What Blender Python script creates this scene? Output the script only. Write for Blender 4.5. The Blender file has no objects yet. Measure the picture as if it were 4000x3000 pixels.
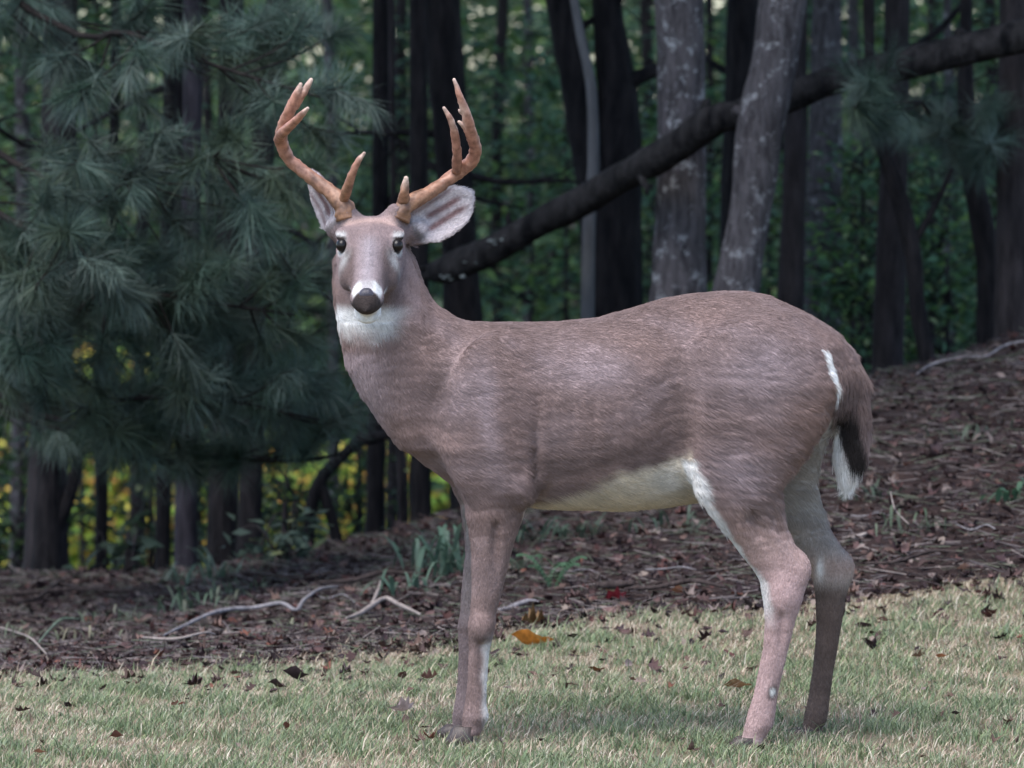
import bpy, math, random
import numpy as np
from mathutils import Vector, Matrix, noise as mnoise
random.seed(7)
rng = np.random.default_rng(11)
S = bpy.context.scene
COL = S.collection

# ------------------------------------------------------------------ camera, world, sun, exposure
CAM_Y, CAM_Z, FPX = -12.0, 1.5, 19596.0
PITCH = math.atan((1500 - 455) / FPX)
cd = bpy.data.cameras.new('camera'); cam = bpy.data.objects.new('camera', cd); COL.objects.link(cam)
cam.location = (0, CAM_Y, CAM_Z); cam.rotation_euler = (math.radians(90) - PITCH, 0, 0)
cd.sensor_width = 36; cd.lens = 36 * FPX / 4000; cd.clip_start = 0.5; cd.clip_end = 3000
cd.dof.use_dof = True; cd.dof.focus_distance = 11.95; cd.dof.aperture_fstop = 6.3
S.camera = cam
world = bpy.data.worlds.new('World'); S.world = world; world.use_nodes = True
wt = world.node_tree; wt.nodes.clear()
SUN_EL, SUN_ROT = math.radians(64), math.radians(215)
sky = wt.nodes.new('ShaderNodeTexSky'); sky.sky_type = 'NISHITA'; sky.sun_disc = False
sky.sun_elevation = SUN_EL; sky.sun_rotation = SUN_ROT; sky.air_density = 1.0; sky.dust_density = 1.0; sky.ozone_density = 1.0
bg = wt.nodes.new('ShaderNodeBackground'); bg.inputs['Strength'].default_value = 0.10
wo = wt.nodes.new('ShaderNodeOutputWorld')
wt.links.new(sky.outputs[0], bg.inputs[0]); wt.links.new(bg.outputs[0], wo.inputs[0])
sd = bpy.data.lights.new('sun', 'SUN'); sun = bpy.data.objects.new('sun', sd); COL.objects.link(sun)
sd.energy = 1.5; sd.angle = math.radians(40); sd.color = (1.0, 0.965, 0.93)
sdir = Vector((math.sin(SUN_ROT) * math.cos(SUN_EL), math.cos(SUN_ROT) * math.cos(SUN_EL), math.sin(SUN_EL)))
sun.rotation_euler = sdir.to_track_quat('Z', 'Y').to_euler(); sun.location = sdir * 30
vs = S.view_settings; vs.view_transform = 'Standard'; vs.look = 'None'; vs.gamma = 1; vs.use_curve_mapping = False
vs.exposure = 1.75
S.cycles.max_bounces = 5; S.cycles.diffuse_bounces = 3; S.cycles.glossy_bounces = 2; S.cycles.transmission_bounces = 2
S.cycles.use_denoising = True; S.cycles.denoiser = 'OPENIMAGEDENOISE'; S.cycles.denoising_input_passes = 'RGB_ALBEDO_NORMAL'

# ------------------------------------------------------------------ helpers
def W(px, py, y=0.0):
    """point of the plane at depth y that stands where pixel (px, py) of the photograph looks"""
    a = (px - 2000) / FPX; b = (py - 1500) / FPX
    cp, sp = math.cos(PITCH), math.sin(PITCH)
    dx = a; dy = cp - b * sp; dz = -sp - b * cp
    t = (y - CAM_Y) / dy
    return np.array([a * t, y + 0 * t, CAM_Z + dz * t])
def scale_at(y): return (y - CAM_Y) / FPX          # metres per photo pixel at depth y
def Wv(px, py, y=0.0): return Vector(W(px, py, y))

def link(o, parent=None, loc=None):
    COL.objects.link(o)
    if parent is not None: o.parent = parent
    if loc is not None: o.location = loc
    return o
def tag(o, label, cat, group=None):
    o['label'] = label; o['category'] = cat
    if group: o['group'] = group
    return o
def empty(name, loc, label, cat, group=None):
    o = bpy.data.objects.new(name, None); o.empty_display_size = .1
    link(o, None, loc); return tag(o, label, cat, group)
def npmesh(name, V, F, mat=None, cols=None, smooth=True, mats=None, fmat=None):
    """V (n,3); F (m,k) array or list of lists"""
    me = bpy.data.meshes.new(name)
    V = np.asarray(V, np.float32)
    if isinstance(F, np.ndarray):
        m, k = F.shape
        me.vertices.add(len(V)); me.vertices.foreach_set('co', V.ravel())
        me.loops.add(m * k); me.loops.foreach_set('vertex_index', F.astype(np.int32).ravel())
        me.polygons.add(m); me.polygons.foreach_set('loop_start', np.arange(0, m * k, k, dtype=np.int32))
        me.update(calc_edges=True)
    else:
        me.from_pydata(V.tolist(), [], F); me.update()
    me.validate()
    if cols is not None:
        ca = me.color_attributes.new('col', 'FLOAT_COLOR', 'POINT')
        c = np.ones((len(V), 4), np.float32); c[:, :3] = cols
        ca.data.foreach_set('color', c.ravel())
    if smooth: me.polygons.foreach_set('use_smooth', np.ones(len(me.polygons), bool))
    for mm in ([mat] if mat else []) + (mats or []): me.materials.append(mm)
    return me
def obj(name, me, parent=None, loc=None, kind=None):
    o = bpy.data.objects.new(name, me); link(o, parent, loc)
    if kind: o['kind'] = kind
    return o
def rebase(me, base):
    n = len(me.vertices); a = np.empty(n * 3, np.float32); me.vertices.foreach_get('co', a)
    a = a.reshape(-1, 3) - np.asarray(base, np.float32); me.vertices.foreach_set('co', a.ravel()); me.update()
    return me

# ---- node materials
def M(name): 
    m = bpy.data.materials.new(name); m.use_nodes = True; nt = m.node_tree; nt.nodes.clear()
    out = nt.nodes.new('ShaderNodeOutputMaterial'); return m, nt, out
def N(nt, t, **kw):
    n = nt.nodes.new(t)
    for k, v in kw.items():
        if k.startswith('i_'):
            key = k[2:]; key = int(key) if key.isdigit() else key.replace('_', ' ')
            n.inputs[key].default_value = v
        else: setattr(n, k, v)
    return n
def L(nt, a, b): nt.links.new(a, b)
def ramp(nt, stops):
    r = nt.nodes.new('ShaderNodeValToRGB'); e = r.color_ramp.elements
    while len(e) < len(stops): e.new(0.5)
    for i, (p, c) in enumerate(stops): e[i].position = p; e[i].color = (*c, 1)
    return r
def mat_attr(name, rough=.7, spec=.2, translucent=0.0, noise_amt=0.0, noise_scale=60, bump=0.0, bscale=200, attr='col'):
    m, nt, out = M(name)
    at = N(nt, 'ShaderNodeAttribute', attribute_name=attr); src = at.outputs['Color']
    tc = N(nt, 'ShaderNodeTexCoord')
    if noise_amt:
        nz = N(nt, 'ShaderNodeTexNoise', i_Scale=noise_scale, i_Detail=4.0); L(nt, tc.outputs['Object'], nz.inputs['Vector'])
        mr = N(nt, 'ShaderNodeMapRange'); mr.inputs[1].default_value = .3; mr.inputs[2].default_value = .7
        mr.inputs[3].default_value = 1 - noise_amt; mr.inputs[4].default_value = 1 + noise_amt; L(nt, nz.outputs[0], mr.inputs[0])
        mx = N(nt, 'ShaderNodeMix', data_type='RGBA', blend_type='MULTIPLY'); mx.inputs[0].default_value = 1
        L(nt, src, mx.inputs[6]); L(nt, mr.outputs[0], mx.inputs[7]); src = mx.outputs[2]
    p = N(nt, 'ShaderNodeBsdfPrincipled', i_Roughness=rough); p.inputs['Specular IOR Level'].default_value = spec
    L(nt, src, p.inputs['Base Color'])
    if bump:
        nb = N(nt, 'ShaderNodeTexNoise', i_Scale=bscale, i_Detail=3.0); L(nt, tc.outputs['Object'], nb.inputs['Vector'])
        bp = N(nt, 'ShaderNodeBump', i_Strength=bump, i_Distance=.004); L(nt, nb.outputs[0], bp.inputs['Height']); L(nt, bp.outputs[0], p.inputs['Normal'])
    if translucent:
        t = N(nt, 'ShaderNodeBsdfTranslucent'); L(nt, src, t.inputs['Color'])
        ms = N(nt, 'ShaderNodeMixShader', i_0=translucent); L(nt, p.outputs[0], ms.inputs[1]); L(nt, t.outputs[0], ms.inputs[2]); L(nt, ms.outputs[0], out.inputs[0])
    else: L(nt, p.outputs[0], out.inputs[0])
    return m
def mat_plain(name, c, rough=.6, spec=.4, var=.25, vs_=30, bump=.0, bscale=80, stretch=(1, 1, 1), coat=0.0):
    m, nt, out = M(name)
    tc = N(nt, 'ShaderNodeTexCoord'); mp = N(nt, 'ShaderNodeMapping'); mp.inputs['Scale'].default_value = stretch
    L(nt, tc.outputs['Object'], mp.inputs['Vector'])
    nz = N(nt, 'ShaderNodeTexNoise', i_Scale=vs_, i_Detail=5.0); L(nt, mp.outputs[0], nz.inputs['Vector'])
    r = ramp(nt, [(.3, tuple(x * (1 - var) for x in c)), (.7, tuple(x * (1 + var) for x in c))]); L(nt, nz.outputs[0], r.inputs[0])
    p = N(nt, 'ShaderNodeBsdfPrincipled', i_Roughness=rough); p.inputs['Specular IOR Level'].default_value = spec
    p.inputs['Coat Weight'].default_value = coat
    L(nt, r.outputs[0], p.inputs['Base Color'])
    if bump:
        nb = N(nt, 'ShaderNodeTexNoise', i_Scale=bscale, i_Detail=4.0); L(nt, mp.outputs[0], nb.inputs['Vector'])
        bp = N(nt, 'ShaderNodeBump', i_Strength=bump, i_Distance=.01); L(nt, nb.outputs[0], bp.inputs['Height']); L(nt, bp.outputs[0], p.inputs['Normal'])
    L(nt, p.outputs[0], out.inputs[0]); return m
def mat_bark(name, dark, light, patch=None, patch_lo=.56, furrow=1.0, fscale=26):
    m, nt, out = M(name)
    tc = N(nt, 'ShaderNodeTexCoord'); mp = N(nt, 'ShaderNodeMapping'); mp.inputs['Scale'].default_value = (1, 1, .22)
    L(nt, tc.outputs['Object'], mp.inputs['Vector'])
    n1 = N(nt, 'ShaderNodeTexNoise', i_Scale=fscale, i_Detail=6.0, i_Roughness=.65); L(nt, mp.outputs[0], n1.inputs['Vector'])
    r = ramp(nt, [(.35, dark), (.68, light)]); L(nt, n1.outputs[0], r.inputs[0]); src = r.outputs[0]
    if patch:
        n2 = N(nt, 'ShaderNodeTexNoise', i_Scale=17.0, i_Detail=8.0, i_Roughness=.78); L(nt, tc.outputs['Object'], n2.inputs['Vector'])
        r2 = ramp(nt, [(patch_lo, (0, 0, 0)), (patch_lo + .07, (1, 1, 1))]); L(nt, n2.outputs[0], r2.inputs[0])
        mx = N(nt, 'ShaderNodeMix', data_type='RGBA'); L(nt, r2.outputs[0], mx.inputs[0]); L(nt, src, mx.inputs[6]); mx.inputs[7].default_value = (*patch, 1); src = mx.outputs[2]
    p = N(nt, 'ShaderNodeBsdfPrincipled', i_Roughness=.9); p.inputs['Specular IOR Level'].default_value = .15
    L(nt, src, p.inputs['Base Color'])
    bp = N(nt, 'ShaderNodeBump', i_Strength=furrow, i_Distance=.02); L(nt, n1.outputs[0], bp.inputs['Height']); L(nt, bp.outputs[0], p.inputs['Normal'])
    L(nt, p.outputs[0], out.inputs[0]); return m

def catmull(P, n):
    P = np.asarray(P, float); Q = np.vstack([2 * P[0] - P[1], P, 2 * P[-1] - P[-2]]); out = []
    for i in range(1, len(Q) - 2):
        p0, p1, p2, p3 = Q[i - 1:i + 3]
        for t in np.linspace(0, 1, n, endpoint=False):
            out.append(.5 * ((2 * p1) + (-p0 + p2) * t + (2 * p0 - 5 * p1 + 4 * p2 - p3) * t * t + (-p0 + 3 * p1 - 3 * p2 + p3) * t ** 3))
    out.append(P[-1]); return np.array(out)
def tube(P, R, seg=10, sub=4, bump=0.0, bfreq=8.0, cap=True, flat=None):
    """tapered tube through points P with radii R -> V, F(list). sections oriented by parallel transport"""
    D = np.column_stack([np.asarray(P, float), np.asarray(R, float)])
    D = catmull(D, sub) if sub > 1 else D
    C = D[:, :3]; R = np.maximum(D[:, 3], 5e-4); n = len(C)
    T = np.gradient(C, axis=0); T /= np.linalg.norm(T, axis=1)[:, None] + 1e-9
    a = np.array([0, 1, 0]) if abs(T[0][1]) < .9 else np.array([1, 0, 0])
    V = []; 
    u = np.cross(T[0], a); u /= np.linalg.norm(u)
    ang = np.linspace(0, 2 * math.pi, seg, endpoint=False)
    for i in range(n):
        u = u - T[i] * np.dot(u, T[i]); u /= np.linalg.norm(u) + 1e-9; w = np.cross(T[i], u)
        for t in ang:
            d = u * math.cos(t) + w * math.sin(t); rr = R[i]
            if bump:
                q = C[i] + d * rr
                rr *= 1 + bump * mnoise.noise(Vector(q * bfreq)) + bump * .6 * mnoise.noise(Vector(q * bfreq * 2.7 + 5))
            V.append(C[i] + d * rr)
    F = []
    for i in range(n - 1):
        for j in range(seg):
            k = (j + 1) % seg; F.append([i * seg + j, i * seg + k, (i + 1) * seg + k, (i + 1) * seg + j])
    if cap:
        b = len(V); V.append(C[0] - T[0] * R[0] * .15); V.append(C[-1] + T[-1] * R[-1] * .6)
        for j in range(seg):
            k = (j + 1) % seg; F.append([b, k, j]); F.append([b + 1, (n - 1) * seg + j, (n - 1) * seg + k])
    return np.array(V), F
def merge(parts):
    V, F, o = [], [], 0
    for v, f in parts:
        V.append(np.asarray(v)); F += [[i + o for i in q] for q in f]; o += len(v)
    return np.vstack(V), F
def sstep(a, b, x):
    t = np.clip((x - a) / (b - a), 0, 1); return t * t * (3 - 2 * t)
def vnoise(P, f=1.0, s=0.0):
    """cheap smooth pseudo noise, vectorised, about -1..1"""
    x, y, z = P[:, 0] * f + s, P[:, 1] * f + s * 1.7, P[:, 2] * f - s
    return (np.sin(x * 1.7 + 1.3 * np.sin(y * 1.1 + z)) * np.cos(y * 1.9 + 1.1 * np.sin(z * 1.3 + x * .7)) +
            np.sin(z * 2.3 + 1.7 * np.sin(x * .9 + 2 * y)) * .7 + np.sin((x + y - z) * 3.1 + 2 * np.sin(y * 2.2)) * .4) / 1.7

# ------------------------------------------------------------------ terrain
def lawn_edge(x):
    return 2.15 + .10 * np.sin(x * 2.3 + .4) + .06 * np.sin(x * 6.1) + .03 * np.sin(x * 13.7 + 1) + .24 * (x + 1)
HX = np.array([-40, -2.0, -1.2, -.5, 0, .4, 1.2, 2.0, 3.5, 40]); HZ = np.array([-.35, -.27, -.25, -.13, .03, .17, .44, .66, .95, 1.3])
def zgr(x, y):
    x = np.asarray(x, float); y = np.asarray(y, float)
    h = np.interp(x, HX, HZ)
    h = np.where(np.abs(x) < 6, h, h)
    bank = sstep(1.6, 7.0, y) * h
    side = .060 * np.clip(x, -6, 6) * sstep(.2, 2.6, y) * (1 - sstep(2.6, 7, y))
    fall = -np.clip(y - 7.2, 0, 22) * .125
    r = .012 * np.sin(x * 3.1 + y * 1.7) * np.sin(y * 2.3 - x) + .02 * np.sin(x * 1.1 + 2) * np.sin(y * 1.3) * sstep(2, 4, y)
    near = -.006 * sstep(.2, .9, x) * sstep(.3, -.3, y)
    return bank + side + fall + r * sstep(.25, 1.2, np.abs(y) + .3 * np.abs(x - .1)) + near

def ground_mat(name, stops, sc, det_sc, bump):
    m, nt, out = M(name)
    tc = N(nt, 'ShaderNodeTexCoord')
    n1 = N(nt, 'ShaderNodeTexNoise', i_Scale=sc, i_Detail=8.0, i_Roughness=.7); L(nt, tc.outputs['Object'], n1.inputs['Vector'])
    r = ramp(nt, stops); L(nt, n1.outputs[0], r.inputs[0])
    n2 = N(nt, 'ShaderNodeTexNoise', i_Scale=det_sc, i_Detail=4.0); L(nt, tc.outputs['Object'], n2.inputs['Vector'])
    mr = N(nt, 'ShaderNodeMapRange'); mr.inputs[1].default_value = .3; mr.inputs[2].default_value = .7; mr.inputs[3].default_value = .55; mr.inputs[4].default_value = 1.4
    L(nt, n2.outputs[0], mr.inputs[0])
    mx = N(nt, 'ShaderNodeMix', data_type='RGBA', blend_type='MULTIPLY'); mx.inputs[0].default_value = 1; L(nt, r.outputs[0], mx.inputs[6]); L(nt, mr.outputs[0], mx.inputs[7])
    p = N(nt, 'ShaderNodeBsdfPrincipled', i_Roughness=.95); p.inputs['Specular IOR Level'].default_value = .1
    L(nt, mx.outputs[2], p.inputs['Base Color'])
    bp = N(nt, 'ShaderNodeBump', i_Strength=bump, i_Distance=.03); L(nt, n2.outputs[0], bp.inputs['Height']); L(nt, bp.outputs[0], p.inputs['Normal'])
    L(nt, p.outputs[0], out.inputs[0]); return m
MAT_LAWN = ground_mat('lawn_thatch', [(.3, (.13, .13, .08)), (.5, (.22, .18, .12)), (.7, (.17, .165, .10))], 9, 160, .6)
MAT_DUFF = ground_mat('leaf_mould', [(.3, (.020, .014, .014)), (.55, (.045, .029, .027)), (.75, (.075, .050, .042))], 6, 70, 1.0)

xs = np.unique(np.concatenate([np.linspace(-4, 4, 161), [-1500, -400, -120, -50, -25, -14, -9, -6, -5, 5, 6, 9, 14, 25, 50, 120, 400, 1500]]))
ts = np.unique(np.concatenate([np.linspace(-1, 0, 61), np.linspace(0, 1, 181)]))
def row_y(t, x):
    e = lawn_edge(np.clip(x, -5, 5))
    return np.where(t < 0, e + t * (e + 4), e + t * (12 - e))
def sheet(tlist, far_rows, name, mat):
    V = []; rows = []
    for t in tlist: rows.append(np.column_stack([xs, row_y(t, xs)]))
    for fy in far_rows: rows.append(np.column_stack([xs, np.full_like(xs, fy)]))
    R = np.array(rows); ny, nx = R.shape[:2]
    P = R.reshape(-1, 2); z = zgr(P[:, 0], P[:, 1])
    V = np.column_stack([P, z])
    i = np.arange(ny - 1)[:, None] * nx + np.arange(nx - 1)[None]
    F = np.stack([i, i + 1, i + nx + 1, i + nx], -1).reshape(-1, 4)
    return obj(name, npmesh(name, V, F, mat), kind='structure')
lawn_rows = [-1500, -300, -80, -30, -15, -8, -5]
def lawn():
    rows = [np.column_stack([xs, np.full_like(xs, fy)]) for fy in lawn_rows]
    rows += [np.column_stack([xs, row_y(t, xs)]) for t in ts[ts <= 0]]
    R = np.array(rows); ny, nx = R.shape[:2]; P = R.reshape(-1, 2)
    V = np.column_stack([P, zgr(P[:, 0], P[:, 1])]); i = np.arange(ny - 1)[:, None] * nx + np.arange(nx - 1)[None]
    F = np.stack([i, i + 1, i + nx + 1, i + nx], -1).reshape(-1, 4)
    return obj('lawn', npmesh('lawn', V, F, MAT_LAWN), kind='structure')
lawn()
sheet(ts[ts >= 0], [13, 15, 18, 22, 27, 35, 50, 80, 150, 400, 1500], 'forest_floor', MAT_DUFF)

# ------------------------------------------------------------------ deer: implicit body surface
PXM = 1.0 / scale_at(0)                        # photo pixels per metre at the deer
Z0 = W(2000, 2900, 0)[2]
def X(px): return (px - 2000) / PXM
def Zr(py, y=0.0): return np.array([W(2000, p, yy)[2] for p, yy in zip(np.atleast_1d(py), np.broadcast_to(y, np.shape(np.atleast_1d(py))))])
gx = np.arange(X(1150), X(3440), .0046, dtype=np.float32)
gy = np.arange(-.40, .235, .0048, dtype=np.float32)
gz = np.arange(-.04, Z0 + (2900 - 640) / PXM, .0046, dtype=np.float32)
FLD = np.full((len(gx), len(gy), len(gz)), .2, np.float32)
def box_idx(g, a, b):
    i = max(0, int(np.searchsorted(g, a)) - 1); j = min(len(g), int(np.searchsorted(g, b)) + 1); return slice(i, max(j, i + 1))
def blend(sl, d, k):
    f = FLD[sl]; h = np.clip(.5 + .5 * (f - d) / k, 0, 1)
    FLD[sl] = f * (1 - h) + d * h - k * h * (1 - h)
def tube_x(rows, k, pw=2.0):
    """loft along x: rows of (px, top row, bottom row, half width, centre y)"""
    r = np.array(rows, float); xx = X(r[:, 0]); top = Zr(r[:, 1]); bot = Zr(r[:, 2])
    sx = box_idx(gx, xx[0] - .07, xx[-1] + .07); sl = (sx, slice(None), slice(None))
    g = gx[sx]; it = lambda a: np.interp(g, xx, a).astype(np.float32)[:, None, None]
    t, b, hy, cy = it(top), it(bot), it(r[:, 3]), it(r[:, 4]); cz, hz = (t + b) / 2, (t - b) / 2
    e = ((np.abs((gy[None, :, None] - cy) / hy)) ** pw + (np.abs((gz[None, None, :] - cz) / hz)) ** pw) ** (1 / pw)
    d = (e - 1) * np.minimum(hy, hz)
    cap = np.maximum(np.maximum(xx[0] - g, g - xx[-1]), 0)[:, None, None]
    blend(sl, d + 1.8 * cap, k)
def tube_z(rows, k, pw=2.0):
    """loft along z: rows of (row, left px, right px, centre y, half depth)"""
    r = np.array(rows, float); o = np.argsort(-r[:, 0]); r = r[o]
    zz = Zr(r[:, 0], r[:, 3]); sc = np.array([scale_at(y) for y in r[:, 3]])
    l, rr = (r[:, 1] - 2000) * sc, (r[:, 2] - 2000) * sc
    sz = box_idx(gz, zz[0] - .05, zz[-1] + .07); sx = box_idx(gx, l.min() - .08, rr.max() + .08)
    ylo, yhi = (r[:, 3] - r[:, 4]).min() - .07, (r[:, 3] + r[:, 4]).max() + .07; sy = box_idx(gy, ylo, yhi)
    g = gz[sz]; it = lambda a: np.interp(g, zz, a).astype(np.float32)[None, None, :]
    cx, hx, cy, hy = it((l + rr) / 2), it((rr - l) / 2), it(r[:, 3]), it(r[:, 4])
    e = (np.abs((gx[sx][:, None, None] - cx) / hx) ** pw + np.abs((gy[sy][None, :, None] - cy) / hy) ** pw) ** (1 / pw)
    d = (e - 1) * np.minimum(hx, hy)
    cap = np.maximum(np.maximum(zz[0] - g, g - zz[-1]), 0)[None, None, :]
    blend((sx, sy, sz), d + 2.5 * cap, k)
def local(c, ax, m):
    sx, sy, sz = box_idx(gx, c[0] - m, c[0] + m), box_idx(gy, c[1] - m, c[1] + m), box_idx(gz, c[2] - m, c[2] + m)
    dx, dy, dz = gx[sx][:, None, None] - c[0], gy[sy][None, :, None] - c[1], gz[sz][None, None, :] - c[2]
    return (sx, sy, sz), [(dx * a[0] + dy * a[1] + dz * a[2]).astype(np.float32) for a in ax]
AX = np.eye(3)
def blob(c, rad, k, ax=AX):
    sl, (u, v, w) = local(c, ax, max(rad) * (1 + 1.1 * k / min(rad)) + .02)
    q = np.sqrt((u / rad[0]) ** 2 + (v / rad[1]) ** 2 + (w / rad[2]) ** 2); blend(sl, (q - 1) * min(rad), k)
def carve(c, rad, k, ax=AX):
    sl, (u, v, w) = local(c, ax, max(rad) * (1 + 1.1 * k / min(rad)) + .02)
    q = (np.sqrt((u / rad[0]) ** 2 + (v / rad[1]) ** 2 + (w / rad[2]) ** 2) - 1) * min(rad)
    f = FLD[sl]; d = -q; h = np.clip(.5 - .5 * (f - d) / k, 0, 1); FLD[sl] = f * (1 - h) + d * h + k * h * (1 - h)
def chain(P, R, k):
    P = np.asarray(P, float)
    for i in range(len(P) - 1):
        a, b, ra, rb = P[i], P[i + 1], R[i], R[i + 1]; c = (a + b) / 2; m = np.linalg.norm(b - a) / 2 + max(ra, rb) + .05
        sl, (u, v, w) = local(c, AX, m); ab = b - a; L2 = ab @ ab
        t = np.clip(((u + c[0] - a[0]) * ab[0] + (v + c[1] - a[1]) * ab[1] + (w + c[2] - a[2]) * ab[2]) / L2, 0, 1)
        d = np.sqrt((u + c[0] - a[0] - t * ab[0]) ** 2 + (v + c[1] - a[1] - t * ab[1]) ** 2 + (w + c[2] - a[2] - t * ab[2]) ** 2) - (ra + (rb - ra) * t)
        blend(sl, d.astype(np.float32), k)

tube_x([(1500, 1440, 1640, .050, 0), (1560, 1330, 1728, .085, 0), (1640, 1300, 1800, .108, 0), (1735, 1250, 1868, .128, 0), (1844, 1257, 1935, .142, 0), (2025, 1262, 1975, .150, 0),
        (2170, 1259, 1986, .164, 0), (2332, 1243, 1990, .182, 0), (2459, 1208, 1988, .180, 0), (2585, 1170, 1980, .164, 0), (2712, 1148, 1960, .152, 0),
        (2820, 1139, 1925, .158, 0), (2911, 1139, 1880, .158, 0), (3001, 1158, 1835, .152, 0), (3092, 1196, 1785, .142, 0), (3182, 1242, 1730, .126, 0),
        (3272, 1298, 1670, .100, 0), (3330, 1366, 1600, .070, 0), (3362, 1440, 1540, .040, 0)], .03, 2.15)
# neck
tube_z([(950, 1340, 1585, .015, .070), (1012, 1306, 1622, .005, .088), (1100, 1300, 1650, 0, .098), (1175, 1305, 1690, 0, .104), (1284, 1322, 1780, 0, .112),
        (1428, 1350, 1850, 0, .118), (1537, 1404, 1880, 0, .12), (1645, 1486, 1880, 0, .12), (1740, 1570, 1880, 0, .115)], .045)
# near fore leg, with shoulder and forearm
tube_z([(1320, 1880, 1970, -.075, .030), (1400, 1830, 1995, -.098, .044), (1500, 1770, 2030, -.116, .058), (1620, 1722, 2060, -.124, .064), (1750, 1712, 2080, -.124, .066), (1850, 1745, 2084, -.121, .062), (1920, 1782, 2074, -.116, .057),
        (1971, 1810, 2056, -.108, .053), (2061, 1832, 2026, -.104, .046), (2162, 1842, 1996, -.10, .040), (2306, 1843, 1961, -.097, .031), (2390, 1838, 1938, -.095, .028), (2440, 1828, 1934, -.095, .032), (2480, 1830, 1926, -.095, .029),
        (2540, 1832, 1910, -.094, .023), (2668, 1826, 1900, -.092, .020), (2750, 1817, 1898, -.09, .023), (2800, 1806, 1908, -.09, .028), (2838, 1804, 1888, -.09, .023), (2866, 1796, 1876, -.092, .024)], .028)
# far fore leg
tube_z([(1700, 1690, 1990, .10, .06), (1850, 1735, 2040, .10, .055), (1960, 1795, 2010, .095, .05), (2061, 1812, 1990, .092, .044), (2162, 1818, 1965, .09, .038), (2306, 1803, 1915, .09, .031), (2390, 1798, 1898, .09, .028), (2440, 1789, 1894, .09, .031), (2480, 1790, 1886, .09, .028),
        (2540, 1792, 1870, .09, .022), (2632, 1789, 1864, .09, .020), (2726, 1780, 1860, .09, .023), (2795, 1767, 1864, .09, .028), (2832, 1768, 1850, .09, .023), (2862, 1762, 1842, .09, .024)], .026)
# near hind leg
tube_z([(1230, 2860, 3120, -.075, .05), (1350, 2760, 3270, -.095, .064), (1500, 2705, 3288, -.107, .072), (1650, 2690, 3222, -.115, .074), (1780, 2697, 3132, -.12, .068), (1900, 2728, 3036, -.122, .060), (2000, 2784, 3048, -.12, .050),
        (2061, 2822, 3074, -.12, .046), (2161, 2895, 3128, -.12, .036), (2224, 2946, 3163, -.12, .032), (2269, 2972, 3159, -.12, .032), (2350, 2986, 3136, -.12, .031), (2423, 2993, 3112, -.12, .026), (2531, 2986, 3084, -.12, .022),
        (2622, 2968, 3062, -.12, .021), (2712, 2950, 3042, -.12, .021), (2790, 2926, 3032, -.12, .026), (2830, 2916, 3024, -.12, .028), (2872, 2906, 2998, -.12, .024), (2910, 2892, 2984, -.12, .025)], .03)
# far hind leg
tube_z([(1350, 2900, 3270, .09, .06), (1550, 2880, 3275, .105, .07), (1700, 2900, 3240, .112, .068), (1790, 2920, 3208, .115, .062), (1880, 2950, 3192, .115, .056), (1971, 2990, 3208, .115, .048), (2061, 3040, 3244, .115, .042),
        (2133, 3085, 3290, .115, .037), (2215, 3150, 3331, .115, .033), (2260, 3178, 3330, .115, .032), (2332, 3190, 3308, .115, .030), (2423, 3195, 3294, .115, .027), (2531, 3190, 3276, .115, .024), (2622, 3179, 3260, .115, .020),
        (2712, 3166, 3248, .115, .021), (2780, 3152, 3240, .115, .026), (2815, 3146, 3234, .115, .027), (2850, 3140, 3216, .115, .023), (2876, 3130, 3206, .115, .024)], .028)
# tail
tube_z([(1380, 3290, 3346, .0, .028), (1480, 3280, 3388, -.015, .036), (1580, 3264, 3398, -.02, .034), (1690, 3260, 3400, -.02, .030), (1790, 3264, 3388, -.02, .027), (1850, 3274, 3366, -.02, .022), (1900, 3292, 3330, -.02, .012)], .012)
# muscles
blob(W(1960, 1560, -.13), (.085, .03, .15), .04)
blob(W(2020, 1900, -.145), (.045, .028, .035), .03)
blob(W(2900, 1560, -.160), (.13, .034, .17), .05)
blob(W(2860, 1850, -.165), (.06, .020, .09), .03)
blob(W(1850, 1560, -.150), (.028, .018, .09), .03)
for _p, _k in ((2150, 0), (2235, 1), (2320, 2), (2400, 3)): carve(W(_p, 1640 + _k * 12, -.200 - .004 * _k), (.008, .020, .10), .012)
blob(W(3030, 2010, -.125), (.012, .02, .05), .02)
blob(W(3120, 2215, -.12), (.024, .020, .034), .015)
_d = np.array([.50, 0, -.866]); _e = np.array([.866, 0, .50])
carve(W(3078, 2120, -.158), (.060, .012, .010), .014, (_d, np.array([0, 1.0, 0]), _e))
carve(W(3052, 2480, -.148), (.008, .010, .075), .010); carve(W(1878, 2610, -.118), (.007, .010, .07), .010)
carve(W(2960, 2060, -.170), (.075, .010, .012), .014, (_d, np.array([0, 1.0, 0]), _e))
carve(W(1935, 2180, -.142), (.010, .012, .09), .014)
blob(W(1878, 2450, -.122), (.020, .012, .026), .012); blob(W(3050, 2330, -.148), (.022, .010, .030), .012)
blob(W(3296, 2215, .115), (.022, .020, .034), .015)
carve(W(2640, 1690, -.225), (.035, .05, .15), .05)
carve(W(2098, 1840, -.185), (.010, .030, .085), .02)
_a = np.array([.60, 0, -.80]); carve(W(1716, 1830, -.135), (.075, .022, .009), .02, (_a, np.array([0, 1.0, 0]), np.array([.80, 0, .60])))
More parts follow.
